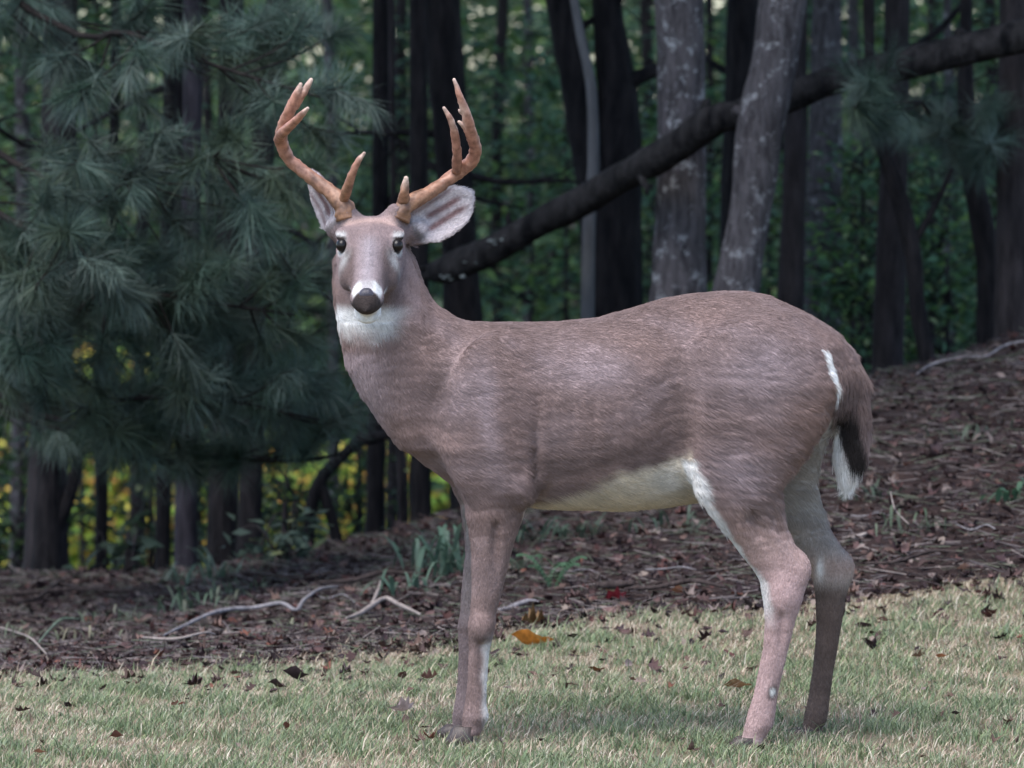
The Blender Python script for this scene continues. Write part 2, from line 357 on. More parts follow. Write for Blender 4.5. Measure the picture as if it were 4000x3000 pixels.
# head
P0 = np.array([X(1452), -.035, Zr(830)[0] - .036])
HA = np.array([-.012, -.854, -.52]); HA /= np.linalg.norm(HA)
HXv = np.array([1, 0, 0]) - HA * HA[0]; HXv /= np.linalg.norm(HXv); HN = np.cross(HXv, HA); HN *= np.sign(HN[2])
def H(s, lat, n): return P0 + HA * s + HXv * lat + HN * n
hs = np.array([-.05, -.02, .02, .06, .10, .14, .18, .22, .26, .29, .312, .325])
hw = np.array([.050, .066, .078, .0815, .079, .0640, .0495, .0415, .0365, .0345, .0310, .024])
ht = np.array([-.035, .018, .046, .053, .047, .042, .037, .033, .029, .026, .020, .010])
hb = np.array([-.08, -.10, -.108, -.110, -.106, -.098, -.088, -.074, -.060, -.050, -.042, -.034])
def head():
    c = H(.14, 0, -.03); sl, _ = local(c, AX, .27)
    rel = [gx[sl[0]][:, None, None] - P0[0], gy[sl[1]][None, :, None] - P0[1], gz[sl[2]][None, None, :] - P0[2]]
    s, lat, n = [(rel[0] * a[0] + rel[1] * a[1] + rel[2] * a[2]).astype(np.float32) for a in (HA, HXv, HN)]
    it = lambda a: np.interp(s, hs, a).astype(np.float32)
    w, t, b = it(hw), it(ht), it(hb); cn, hn = (t + b) / 2, (t - b) / 2
    # narrower towards the jaw, flatter across the forehead
    vv = (n - cn) / hn; wn = w * (1 - .20 * np.clip(-vv, 0, 1.2)) * (1 - .10 * np.clip(vv, 0, 1.2))
    e = (np.abs(lat / wn) ** 2.4 + np.abs(vv) ** 2.4) ** (1 / 2.4)
    d = (e - 1) * np.minimum(wn, hn) + np.maximum(np.maximum(hs[0] - s, s - hs[-1]), 0)
    blend(sl, d, .022)
head()
for sg in (-1, 1):
    blob(H(.076, sg * .064, .030), (.024, .018, .013), .016, (HA, HXv, HN))       # brow ridge
    blob(H(.140, sg * .054, -.040), (.050, .018, .030), .02, (HA, HXv, HN))        # cheek
    blob(H(.282, sg * .023, -.018), (.026, .016, .018), .012, (HA, HXv, HN))        # muzzle pad
    carve(H(.106, sg * .090, .010), (.020, .014, .015), .008, (HA, HXv, HN))       # eye socket
    chain([H(.008, sg * .046, .028), H(.002, sg * .058, .046)], [.025, .0205], .016)  # antler pedicle
blob(H(.272, 0, -.058), (.045, .032, .020), .012, (HA, HXv, HN))                   # chin
# ears: thin leaf-shaped cups
def ear(base, tip, facing, hwid, curl):
    base, tip = np.asarray(base), np.asarray(tip); u = tip - base; Ln = np.linalg.norm(u); u /= Ln
    w = np.asarray(facing, float); w -= u * (w @ u); w /= np.linalg.norm(w); v = np.cross(w, u)
    c = (base + tip) / 2; sl, _ = local(c, AX, Ln * .5 + .06)
    rel = [gx[sl[0]][:, None, None] - base[0], gy[sl[1]][None, :, None] - base[1], gz[sl[2]][None, None, :] - base[2]]
    U, V, Wd = [(rel[0] * a[0] + rel[1] * a[1] + rel[2] * a[2]).astype(np.float32) for a in (u, v, w)]
    t = np.clip(U / Ln, 0, 1)
    h = np.interp(t, [0, .12, .3, .5, .7, .85, .95, 1], [.40, .60, .92, 1.0, .92, .66, .36, .10]).astype(np.float32) * hwid
    w0 = curl * (V / hwid) ** 2 * np.interp(t, [0, .3, 1], [1.6, 1.2, .5]) - .012 * np.sin(t * 3.14)
    d = np.maximum(np.abs(Wd - w0) - .0052, np.maximum(np.abs(V) - h, np.maximum(-U, U - Ln)))
    blend(sl, d.astype(np.float32), .006)
    return base, u, v, w, Ln
EAR_A = ear(W(1585, 925, -.02), W(1848, 752, .0), (-.25, -1, -.15), .060, .034)
EAR_B = ear(W(1335, 925, -.015), W(1205, 668, .05), (-.9, -.30, .1), .056, .018)
chain([H(.0, .055, .0), W(1625, 900, -.02)], [.034, .026], .02)
chain([H(.0, -.055, .0), W(1318, 890, -.01)], [.034, .028], .02)

def surface_nets(F, gx, gy, gz):
    ins = F < 0
    cnt = np.zeros(tuple(s - 1 for s in F.shape), np.int8)
    for a in (0, 1):
        for b in (0, 1):
            for c in (0, 1): cnt += ins[a:ins.shape[0] - 1 + a, b:ins.shape[1] - 1 + b, c:ins.shape[2] - 1 + c]
    act = (cnt > 0) & (cnt < 8)
    I, J, K = np.nonzero(act); n = len(I)
    idx = np.full(act.shape, -1, np.int32); idx[I, J, K] = np.arange(n)
    cor = [(a, b, c) for a in (0, 1) for b in (0, 1) for c in (0, 1)]
    val = {q: F[I + q[0], J + q[1], K + q[2]] for q in cor}
    acc = np.zeros((n, 3)); num = np.zeros(n)
    for q in cor:
        for ax in range(3):
            if q[ax] == 0:
                p = list(q); p[ax] = 1; p = tuple(p); va, vb = val[q], val[p]
                m = (va < 0) != (vb < 0); t = np.where(m, va / np.where(m, va - vb, 1), 0)
                pos = np.tile(np.array(q, float), (n, 1)); pos[:, ax] = t
                acc += pos * m[:, None]; num += m
    loc = acc / num[:, None]
    V = np.column_stack([np.interp(I + loc[:, 0], np.arange(len(gx)), gx), np.interp(J + loc[:, 1], np.arange(len(gy)), gy), np.interp(K + loc[:, 2], np.arange(len(gz)), gz)])
    Q = []
    for ax in range(3):
        o1, o2 = [a for a in range(3) if a != ax]
        A = ins if ax == 0 else ins
        s0 = [slice(None)] * 3; s1 = [slice(None)] * 3; s0[ax] = slice(0, -1); s1[ax] = slice(1, None)
        a0, a1 = ins[tuple(s0)], ins[tuple(s1)]
        ch = np.nonzero(a0 != a1); c = np.array(ch)
        ok = (c[o1] > 0) & (c[o2] > 0) & (c[o1] < act.shape[o1]) & (c[o2] < act.shape[o2]); c = c[:, ok]
        s_in = a0[tuple(c)]
        def g(d1, d2):
            e = c.copy(); e[o1] += d1; e[o2] += d2; return idx[tuple(e)]
        q = np.stack([g(-1, -1), g(0, -1), g(0, 0), g(-1, 0)], -1)
        flip = s_in if ax != 1 else ~s_in
        q[~flip] = q[~flip][:, ::-1]; Q.append(q)
    Fq = np.vstack(Q); return V, Fq[(Fq >= 0).all(1)]
BV, BF = surface_nets(FLD, gx, gy, gz)
# keep the largest connected piece
def largest(V, F):
    lab = np.arange(len(V))
    for _ in range(400):
        m = lab[F].min(1); new = lab.copy()
        for k in range(4): np.minimum.at(new, F[:, k], m)
        new = new[new]
        if (new == lab).all(): break
        lab = new
    u, c = np.unique(lab[F[:, 0]], return_counts=True); keep = lab == u[c.argmax()]
    re = np.cumsum(keep) - 1; return V[keep], re[F[keep[F].all(1)]]
BV, BF = largest(BV, BF)
def smooth(V, F, it, lam=.5):
    E = np.vstack([F[:, [0, 1]], F[:, [1, 2]], F[:, [2, 3]], F[:, [3, 0]]]); n = len(V)
    deg = np.bincount(E[:, 0], minlength=n) + np.bincount(E[:, 1], minlength=n)
    for _ in range(it):
        A = np.zeros_like(V)
        for d in range(3): A[:, d] = np.bincount(E[:, 0], V[E[:, 1], d], n) + np.bincount(E[:, 1], V[E[:, 0], d], n)
        V = V + lam * (A / deg[:, None] - V)
    return V
BV = smooth(BV, BF, 2, .5)
def vnormals(V, F):
    a, b, c, d = V[F[:, 0]], V[F[:, 1]], V[F[:, 2]], V[F[:, 3]]; fn = np.cross(c - a, d - b); Nn = np.zeros_like(V)
    for k in range(4):
        for ax in range(3): Nn[:, ax] += np.bincount(F[:, k], fn[:, ax], len(V))
    return Nn / (np.linalg.norm(Nn, axis=1)[:, None] + 1e-12)
BN = vnormals(BV, BF)
# the orientation test: outward normals point away from the inside
_c = BV.mean(0)
if (BN[BV[:, 2] > np.percentile(BV[:, 2], 60)] @ np.array([0, 0, 1.0])).mean() < 0 and (BN * (BV - _c)).sum(1).mean() < 0: BF = BF[:, ::-1]; BN = -BN
# skin folds and coat relief
def to_px(P): return P[:, 0] * PXM + 2000, 2900 - (P[:, 2] - Z0) * PXM
def headco(P): R = P - P0; return R @ HA, R @ HXv, R @ HN
u, v = to_px(BV); s_, lat_, n_ = headco(BV); is_head = (s_ > -.03) & (s_ < .36) & (BV[:, 1] < -.03) & (v < 1260) & (u < 1700)
disp = .0012 * vnoise(BV * np.array([1, 1, 1.6]), 20) + .0007 * vnoise(BV * np.array([.5, 1, 1.6]), 60, 3)
th = sstep(2640, 2760, u) * sstep(1330, 1450, v) * (1 - sstep(2060, 2160, v))
disp += th * .0010 * vnoise(BV * np.array([.35, .5, 1.5]) + np.array([0, 0, .25]) * BV[:, :1], 75, 1)
shf = sstep(1850, 1960, u) * (1 - sstep(2080, 2120, u)) * sstep(1640, 1720, v) * (1 - sstep(1950, 1990, v))
disp += shf * .0008 * vnoise(BV * np.array([.4, .5, 1.5]) + np.array([0, 0, .3]) * BV[:, :1], 60, 2)
disp *= np.where(is_head | (v > 2100), .25, 1.0)
BV = BV + BN * disp[:, None]; BN = vnormals(BV, BF)

# ---- coat colours, with some light and shade of the form painted in
BROWN = np.array([.205, .143, .132]); GREY = np.array([.262, .208, .218]); CREAM = np.array([.56, .48, .38]); WHITE = np.array([.74, .72, .70])
DARK = np.array([.040, .030, .028]); TAN = np.array([.32, .225, .19]); RUST = np.array([.26, .165, .135]); PINK = np.array([.39, .272, .262])
def mixc(C, c, w): return C + (np.asarray(c) - C) * np.clip(w, 0, 1)[:, None]
def gaus(d, s): return np.exp(-(d / s) ** 2)
def coat(P, Nn):
    u, v = to_px(P); y = P[:, 1]; s, lat, n = headco(P); nz1, nz2 = vnoise(P, 14, 1), vnoise(P, 38, 5)
    C = np.tile(BROWN, (len(P), 1)).astype(float)
    jit = nz1 * 10 + nz2 * 6; uj, vj = u + jit, v + jit
    C = mixc(C, RUST, .22 * sstep(.1, .9, nz1)); C = mixc(C, GREY, .25 * sstep(.0, .9, -nz1 + .4 * nz2))
    # darker saddle along the spine, then body shading and lilac highlights painted in
    C = mixc(C, BROWN * .78, .6 * sstep(.55, .95, Nn[:, 2]) * sstep(1650, 1850, u))
    C = mixc(C, GREY * 1.25, .65 * gaus(u - 2880, 120) * gaus(v - 1800, 110) * (y < 0)); C = mixc(C, GREY * 1.05, .45 * gaus(u - 1800, 90) * gaus(v - 1500, 160) * (y < 0))
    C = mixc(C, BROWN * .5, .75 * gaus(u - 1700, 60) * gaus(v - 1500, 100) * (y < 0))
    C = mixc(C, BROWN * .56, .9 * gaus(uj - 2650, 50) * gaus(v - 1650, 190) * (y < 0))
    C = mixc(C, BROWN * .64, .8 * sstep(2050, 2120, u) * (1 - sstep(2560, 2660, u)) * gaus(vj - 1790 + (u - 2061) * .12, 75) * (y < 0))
    C = mixc(C, GREY * 1.22, .75 * gaus(u - 2960, 190) * gaus(v - 1420, 130) * (y < 0)); C = mixc(C, GREY * 1.18, .7 * gaus(uj - 2300, 190) * gaus(v - 1430, 85) * (y < 0))
    C = mixc(C, GREY * 1.25, .6 * gaus(uj - 1890 - (v - 1500) * .12, 42) * gaus(v - 1580, 190) * (y < 0)); C = mixc(C, BROWN * .6, .6 * gaus(uj - 2092, 22) * gaus(v - 1830, 110) * (y < 0))  # shoulder ridge highlight and armpit crease, both painted
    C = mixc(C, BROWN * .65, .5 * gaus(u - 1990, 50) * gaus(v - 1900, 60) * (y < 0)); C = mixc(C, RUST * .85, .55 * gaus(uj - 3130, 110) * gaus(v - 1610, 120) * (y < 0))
    C = mixc(C, BROWN * .72, .4 * gaus(u - 2200, 150) * gaus(v - 1560, 70))
    # neck front
    C = mixc(C, GREY * 1.15, .7 * (1 - sstep(1420, 1560, uj)) * sstep(1330, 1380, v) * (1 - sstep(1700, 1800, v)))
    thr = (1 - sstep(1500, 1610, uj + .3 * (v - 1250))) * sstep(1165, 1215, v) * (1 - sstep(1250, 1345, vj + 20 * nz2 + .15 * np.abs(u - 1430))) * sstep(-.2, .15, -Nn[:, 1])
    C = mixc(C, WHITE * .92, thr)
    # belly
    bl = np.interp(u, [2030, 2061, 2200, 2320, 2430, 2560, 2690, 2800], [1990, 1955, 1914, 1872, 1824, 1780, 1742, 1770])
    bel = sstep(-26, 24, vj - bl + 8 * nz2) * sstep(2030, 2070, u) * (1 - sstep(-4, 16, u - np.interp(v, [1760, 1844, 1944, 2061], [2688, 2712, 2748, 2822]))) * (v < 2040)
    C = mixc(C, CREAM, bel); C = mixc(C, WHITE * .8, .6 * bel * gaus(u - 2600, 90) * gaus(v - 1850, 60))
    # legs: inner faces pale, outer faces tan and pinkish low down
    leg = sstep(1960, 2080, v); hind = (u > 2600)
    C = mixc(C, np.where((hind & (y < 0))[:, None], PINK * 1.15, BROWN * 1.12), leg * np.where(hind & (y < 0), .75, .45))
    C = mixc(C, TAN, .5 * gaus(v - 2090, 120) * (u > 2750) * (y < 0))
    inner = np.where(y < 0, Nn[:, 1], -Nn[:, 1])
    C = mixc(C, np.array([.30, .265, .24]), .85 * sstep(.05, .6, inner) * sstep(1900, 2000, v) * (1 - sstep(2300, 2500, v)))
    fe = np.interp(v, [1780, 1844, 1944, 2061, 2161, 2251, 2332, 2423], [2694, 2712, 2748, 2822, 2895, 2965, 2984, 2992])
    edge = (1 - sstep(10, 36, u - fe + nz2 * 8)) * (u > 2600) * (v > 1770) * (1 - sstep(2300, 2450, v)) * (y < .02) * (u - fe > -40)
    C = mixc(C, WHITE * .8, edge)
    C = mixc(C, PINK * 1.25, .6 * (u > 2800) * (y < 0) * gaus(v - 2250, 120) * gaus(u - 3050, 60))
    # far hind cannon painted dark as in shadow, hock pale
    C = mixc(C, np.array([.105, .075, .064]), .95 * (y > .05) * (u > 3000) * sstep(2270, 2340, vj))
    C = mixc(C, TAN * 1.2, .7 * (y > .05) * (u > 3000) * gaus(v - 2220, 50)); C = mixc(C, WHITE, .9 * (y > .05) * gaus(u - 3215, 16) * gaus(v - 2225, 40))
    C = mixc(C, GREY * .62, .65 * (y > .04) * (u < 2100) * sstep(2050, 2150, v))
    # buttock patch
    rp = (y > -.10) * sstep(3060, 3140, uj + (v - 1700) * .7) * sstep(1540, 1640, v) * (1 - sstep(1960, 2080, v)) * (u < 3262)
    C = mixc(C, np.array([.36, .325, .30]), rp * .9)
    C = mixc(C, RUST * .9, .6 * (y < -.08) * gaus(u - 3200 + (v - 1560) * .45, 45) * sstep(1430, 1500, v) * (1 - sstep(1800, 1900, v)))
    # fore cannon: edge highlight painted white along the rear
    C = mixc(C, WHITE * .85, .8 * (y < 0) * sstep(1868, 1904, u + nz2 * 6 - (2560 - v) * .1 * (v < 2560)) * sstep(2430, 2520, v) * (u < 2200) * (1 - sstep(2790, 2840, v)))
    C = mixc(C, BROWN * .6, .6 * gaus(v - 2470, 14) * (u < 2100) * (v > 2400));  # crease at the knee darkened in the colour
    C = mixc(C, BROWN * .55, .5 * gaus(v - 2430, 9) * gaus(u - 3030, 40) * (y < 0))
    # metatarsal gland
    dg = np.sqrt(((u - 3011) / 22) ** 2 + ((v - 2672) / 30) ** 2); C = mixc(C, DARK * 2, .8 * (y < 0) * (Nn[:, 1] < 0) * (1 - sstep(.7, 1.25, dg + .2 * nz2)) * (u > 2900)); C = mixc(C, WHITE * .75, (y < 0) * (Nn[:, 1] < 0) * (1 - sstep(.35, .75, dg)) * (u > 2900))
    # tail
    tl = (u > 3252) * (v > 1400) * (y < .05)
    mid = np.interp(v, [1400, 1580, 1650, 1700, 1750, 1810], [3262, 3264, 3276, 3288, 3302, 3318])
    C = mixc(C, BROWN * .8, tl * (1 - sstep(1560, 1640, v)))
    C = mixc(C, DARK * .45, tl * sstep(1525, 1610, v + nz2 * 24) * (1 - sstep(1800, 1840, v + nz2 * 25)) * sstep(-12, 6, u - mid) * (1 - .8 * sstep(70, 95, u - mid)))
    C = mixc(C, WHITE * .95, tl * np.maximum(sstep(1800, 1850, v + nz2 * 20), (1 - sstep(-10, 6, u - mid + nz2 * 5)) * sstep(1600, 1700, v)))
    ws = np.interp(v, [1340, 1420, 1515], [3208, 3232, 3264]); C = mixc(C, WHITE * 1.05, (np.abs(u - ws) < 13) * (v > 1345) * (v < 1520) * (y < 0))
    # face
    hd = (s > -.04) & (y < -.02) & (v < 1260) & (u < 1640) & (n > -.14) & (Nn[:, 1] < .5)
    hf = hd.astype(float) * sstep(-.04, .0, s) * sstep(-.135, -.075, n + .012 * nz2)
    C = mixc(C, (GREY * .5 + BROWN * .5) * .92, hf * .8)
    C = mixc(C, np.array([.46, .32, .28]), hf * .8 * gaus(s - .046 + .12 * np.abs(lat) + nz2 * .003, .017) * (1 - sstep(.056, .072, np.abs(lat))) * (n > 0))
    C = mixc(C, GREY * .72, hf * .55 * gaus(lat, .03) * sstep(.0, .02, n) * gaus(s + .0, .02))
    C = mixc(C, np.array([.27, .235, .25]), hf * .8 * gaus(lat, .022) * sstep(.085, .14, s) * (n > 0))
    C = mixc(C, BROWN * .60, hf * .9 * sstep(.026, .040, np.abs(lat)) * sstep(.115, .15, s) * (1 - sstep(.23, .26, s)))
    ey = np.sqrt((s - .103) ** 2 / 1.3 + (n - .018) ** 2) ; side = sstep(.05, .062, np.abs(lat))
    C = mixc(C, WHITE * .60, hf * .8 * side * (1 - sstep(.024, .034, ey))); C = mixc(C, WHITE * .55, hf * .85 * gaus(s - .148, .017) * gaus(np.abs(lat) - .058, .013) * (n > -.05))
    C = mixc(C, DARK, hf * side * (1 - sstep(.0185, .0215, ey)))
    C = mixc(C, DARK * 1.5, hf * .7 * gaus(np.abs(lat) - .049, .006) * gaus(s - .135, .014) * gaus(n - .012, .012))
    C = mixc(C, WHITE * .80, hf * (.35 + .65 * sstep(.008, .020, np.abs(lat))) * sstep(.264, .278, s + nz2 * .003 + .12 * np.abs(lat)) * (1 - sstep(.300, .312, s)) * sstep(-.006, .006, n))
    C = mixc(C, WHITE * .88, hf * sstep(.20, .24, s) * (1 - sstep(-.035, -.025, n)))
    C = mixc(C, DARK * 1.4, hf * sstep(.262, .275, s) * gaus(n + .020, .008))
    C = mixc(C, DARK, hf * sstep(.302, .310, s) * (n > -.03))
    # ears
    for (b, uu, vv, ww, Ln), inside in ((EAR_A, 1), (EAR_B, 1)):
        R = P - b; t, q, w = (R @ uu) / Ln, R @ vv, R @ ww
        onear = (t > .08) & (t < 1.05) & (np.abs(q) < .075) & (np.abs(w) < .035) & (v < 975) & ((u > 1600) | (u < 1320))
        fc = onear * (Nn @ ww > 0.05); C = mixc(C, GREY * .8, onear * .9)
        C = mixc(C, np.array([.47, .42, .43]), fc * .95)
        st = np.maximum.reduce([gaus(q - .016 + .010 * t + .004 * nz2, .009) * sstep(.3, .4, t), gaus(q + .012 + .012 * t - .004 * nz1, .008) * sstep(.2, .35, t), gaus(q - .036, .006) * .6]) * (1 - sstep(.72, .9, t))
        C = mixc(C, np.array([.19, .115, .115]), fc * np.clip(st * 1.2, 0, 1))
        C = mixc(C, DARK * 2, onear * .6 * sstep(.045, .06, np.abs(q)))
        C = mixc(C, DARK * 1.5, fc * .8 * (1 - sstep(.10, .22, t)))  # shade down in the ear cup, painted at its base
    return np.clip(C * (1 + .10 * nz2)[:, None], .01, .9)
BC = coat(BV, BN)
MAT_SKIN = mat_attr('deer_coat', .8, .15, 0, .22, 130, .5, 260)
MAT_FUR = mat_attr('deer_hair', .65, .25)

DEER_BASE = np.array([X(2450), 0, 0.0])
deer = empty('deer', DEER_BASE, 'antlered brown buck standing side-on on the lawn with its head turned to look out', 'deer')
body = obj('body', rebase(npmesh('body', BV, BF, MAT_SKIN, BC), DEER_BASE), deer)

# ---- fur: short hairs rooted on the body
def fur(nh):
    a, b, c, d = [BV[BF[:, k]] for k in range(4)]; ar = np.linalg.norm(np.cross(c - a, d - b), axis=1) * .5
    cen = BV[BF].mean(1); u, v = to_px(cen); s, lat, n = headco(cen)
    headm = (s > -.05) & (cen[:, 1] < -.0) & (v < 1250) & (u < 1860)
    wgt = ar * np.where(headm, 2.2, 1) * np.where(v > 2100, 1.5, 1) * np.where((cen[:, 1] > .06) & (v < 1900), .35, 1)
    wgt = wgt / wgt.sum(); f = rng.choice(len(BF), nh, p=wgt)
    r1, r2 = rng.random((nh, 1)), rng.random((nh, 1)); q = BF[f]
    bil = lambda A: (A[q[:, 0]] * (1 - r1) * (1 - r2) + A[q[:, 1]] * r1 * (1 - r2) + A[q[:, 2]] * r1 * r2 + A[q[:, 3]] * (1 - r1) * r2)
    P, Nn, C = bil(BV), bil(BN), bil(BC); Nn /= np.linalg.norm(Nn, axis=1)[:, None]
    u, v = to_px(P); y = P[:, 1]; s, lat, n = headco(P)
    hd = (s > -.03) & (y < -.03) & (v < 1240) & (u < 1640); hd &= ~((s < .03) & (v > 1100))
    ea = (v < 960) & ((u > 1615) | (u < 1300))
    tail = (u > 3256) & (v > 1400) & (y < .05)
    D = np.tile(np.array([.85, 0, -.5]), (nh, 1))
    lg = sstep(1850, 2050, v)[:, None]; D = D * (1 - lg) + np.array([.12, 0, -1]) * lg
    nk = ((1 - sstep(1500, 1800, u)) * (1 - sstep(1850, 1950, v)))[:, None]; D = D * (1 - nk) + np.array([.45, 0, -.9]) * nk
    rumpd = (sstep(2700, 3100, u) * (1 - sstep(1900, 2100, v)))[:, None]; D = D * (1 - rumpd) + np.array([.8, 0, -.62]) * rumpd
    D = np.where(hd[:, None], -HA[None] + .25 * np.sign(lat)[:, None] * HXv[None], D)
    D = np.where((ea & (u > 1600))[:, None], EAR_A[1][None], D); D = np.where((ea & (u < 1400))[:, None], EAR_B[1][None], D)
    D = np.where(tail[:, None], np.array([.02, 0, -1])[None], D)
    thz = sstep(2640, 2800, u) * sstep(1400, 1550, v) * (1 - sstep(2080, 2160, v)) * (y < 0) + .6 * sstep(1800, 1900, u) * (1 - sstep(2100, 2160, u)) * sstep(1600, 1700, v) * (1 - sstep(1960, 2000, v)); thz = np.where(tail, 0, thz)
    D += (.30 * thz * vnoise(P, 48, 6))[:, None] * np.array([0, 0, 1.0])
    D += .16 * np.stack([vnoise(P, 16, 2), vnoise(P, 16, 4), vnoise(P, 16, 8)], 1) + .10 * rng.normal(size=(nh, 3))
    D -= Nn * (D * Nn).sum(1)[:, None]; D /= np.linalg.norm(D, axis=1)[:, None] + 1e-6
    Ln = np.full(nh, .0165); Ln = np.where(v > 2050, .009, Ln); Ln = np.where(hd, .0065, Ln); Ln = np.where((v < 870) & (u > 1350) & (u < 1560), .0055, Ln); Ln = np.where(ea, .009, Ln); Ln = np.where(tail, .038, Ln)
    belly = (u > 2050) & (u < 2760) & (v > 1860) & (v < 2040); Ln = np.where(belly, .024, Ln); Ln = np.where((u > 2720) & (u < 3250) & (v > 1450) & (v < 2050), .025, Ln)
    Ln = np.where((s > .22) & hd, .0032, Ln)
    Ln *= rng.uniform(.6, 1.25, nh)
    eyed = np.sqrt((s - .103) ** 2 / 1.3 + (n - .018) ** 2); keep = ~(hd & (eyed < .025) & (np.abs(lat) > .045)) & ~((s > .302) & hd) & (P[:, 2] > .03)
    P, Nn, C, D, Ln, thz = P[keep], Nn[keep], C[keep], D[keep], Ln[keep], thz[keep]; nh = len(P)
    lift = (rng.uniform(.06, .24, nh) + .12 * np.clip(vnoise(P * np.array([.4, .6, 1.4]), 70, 3), -.4, 1) * thz)[:, None]
    pts = np.empty((nh, 4, 3)); L1 = Ln[:, None]
    pts[:, 0] = P - Nn * .001; pts[:, 1] = P + (D * .33 + Nn * lift * .36) * L1; pts[:, 2] = P + (D * .67 + Nn * lift * .58) * L1; pts[:, 3] = P + (D * .98 + Nn * lift * .62) * L1
    hc = bpy.data.hair_curves.new('fur'); hc.add_curves([4] * nh)
    hc.attributes['position'].data.foreach_set('vector', (pts.reshape(-1, 3) - DEER_BASE).astype(np.float32).ravel())
    ra = hc.attributes.get('radius') or hc.attributes.new('radius', 'FLOAT', 'POINT')
    rd = np.tile(np.array([.00042, .00038, .00028, .0001], np.float32), nh); ra.data.foreach_set('value', rd)
    ca = hc.attributes.new('col', 'FLOAT_COLOR', 'CURVE'); cc = np.ones((nh, 4), np.float32)
    tone = np.clip(rng.normal(1.10, .14, nh), .5, 1.7) * (1 + .17 * thz * vnoise(P * np.array([.30, .5, 1.5]) + np.array([0, 0, .30]) * P[:, :1], 85, 9) + .05 * vnoise(P * np.array([.4, .6, 1.5]) + np.array([0, 0, .35]) * P[:, :1], 55, 2)); cc[:, :3] = np.clip(C * tone[:, None], .008, .92); ca.data.foreach_set('color', cc.ravel())
    hc.materials.append(MAT_FUR); o = bpy.data.objects.new('fur', hc); link(o, deer); o['kind'] = 'stuff'
fur(260000)

# ---- antlers, eyes, nose, hooves
def mat_antler():
    m, nt, out = M('antler_bone')
    tc = N(nt, 'ShaderNodeTexCoord'); at = N(nt, 'ShaderNodeAttribute', attribute_name='col')
    nz = N(nt, 'ShaderNodeTexNoise', i_Scale=70.0, i_Detail=5.0); L(nt, tc.outputs['Object'], nz.inputs['Vector'])
    r = ramp(nt, [(.3, (.55, .5, .48)), (.65, (1.2, 1.2, 1.2))]); L(nt, nz.outputs[0], r.inputs[0])
    mx = N(nt, 'ShaderNodeMix', data_type='RGBA', blend_type='MULTIPLY'); mx.inputs[0].default_value = 1; L(nt, at.outputs[0], mx.inputs[6]); L(nt, r.outputs[0], mx.inputs[7])
    p = N(nt, 'ShaderNodeBsdfPrincipled', i_Roughness=.5); L(nt, mx.outputs[2], p.inputs['Base Color'])
    bp = N(nt, 'ShaderNodeBump', i_Strength=.5, i_Distance=.004); L(nt, nz.outputs[0], bp.inputs['Height']); L(nt, bp.outputs[0], p.inputs['Normal'])
    L(nt, p.outputs[0], out.inputs[0]); return m
MAT_ANT = mat_antler()
def antler(base, arms, tips):
    parts = []
    for pts in arms:
        P = [W(a, b, y) for a, b, y, r in pts]; R = [r for *_, r in pts]
        parts.append(tube(P, R, 18, 7, .20, 70))
    parts.append(tube([base + np.array([0, .002, -.012]), base + np.array([0, 0, -.006]), base + np.array([0, 0, .001])], [.0205, .0225, .0215], 18, 3, .25, 190))   # burr
    V, F = merge(parts); z = V[:, 2]
    t = sstep(base[2], base[2] + .16, z); tp = np.min([np.linalg.norm(V - W(a, b, y), axis=1) for a, b, y in tips], axis=0)
    C = np.array([.26, .135, .075])[None] * (1 - t[:, None]) + np.array([.37, .18, .125])[None] * t[:, None]
    C = mixc(C, np.array([.62, .50, .42]), .7 * (1 - sstep(.0, .035, tp))); C = mixc(C, np.array([.12, .06, .035]), .7 * sstep(.0, .6, vnoise(V, 45, 2)) * (1 - .75 * t))
    o = obj('antler', rebase(npmesh('antler', V, F, MAT_ANT, C), DEER_BASE), deer); return o
antler(W(1350, 834, -.044), [
    [(1353, 856, -.058, .0265), (1338, 800, -.054, .0225), (1268, 732, -.03, .0175), (1188, 672, -.005, .0160), (1130, 622, -.0, .0150), (1100, 560, -.025, .0150), (1098, 525, -.06, .0155), (1122, 458, -.10, .0150), (1150, 392, -.125, .0125), (1176, 326, -.14, .0045)],
    [(1148, 420, -.11, .0110), (1178, 372, -.125, .0100), (1200, 338, -.132, .0080), (1217, 308, -.138, .0040)],
    [(1088, 540, -.05, .0110), (1108, 515, -.10, .0120), (1148, 478, -.15, .0100), (1180, 446, -.185, .0075), (1204, 421, -.20, .0035)],
    [(1338, 792, -.052, .0135), (1354, 745, -.088, .0120), (1377, 676, -.12, .0095), (1402, 625, -.13, .0068), (1425, 596, -.132, .0035)]],
    [(1176, 326, -.14), (1217, 308, -.138), (1204, 421, -.20), (1425, 596, -.132)])
antler(W(1562, 834, -.044), [
    [(1559, 856, -.058, .0260), (1585, 806, -.054, .0215), (1668, 758, -.03, .0165), (1738, 712, -.005, .0160), (1790, 672, .0, .0170), (1840, 632, -.02, .0160), (1858, 580, -.05, .0145), (1838, 515, -.09, .0140), (1822, 449, -.12, .0115), (1800, 385, -.135, .0085), (1773, 308, -.14, .0035)],
    [(1785, 668, -.01, .0130), (1785, 595, -.055, .0112), (1775, 515, -.09, .0096), (1757, 460, -.105, .0070), (1732, 419, -.112, .0032)],
    [(1576, 800, -.056, .0150), (1578, 752, -.082, .0118), (1587, 692, -.095, .0055)],
    [(1838, 520, -.09, .0095), (1812, 492, -.10, .0065), (1790, 474, -.104, .0030)], [(1825, 458, -.115, .0080), (1800, 436, -.122, .0050), (1792, 428, -.124, .0026)]],
    [(1773, 308, -.14), (1732, 419, -.112), (1586, 698, -.095), (1790, 474, -.104), (1792, 428, -.124)])
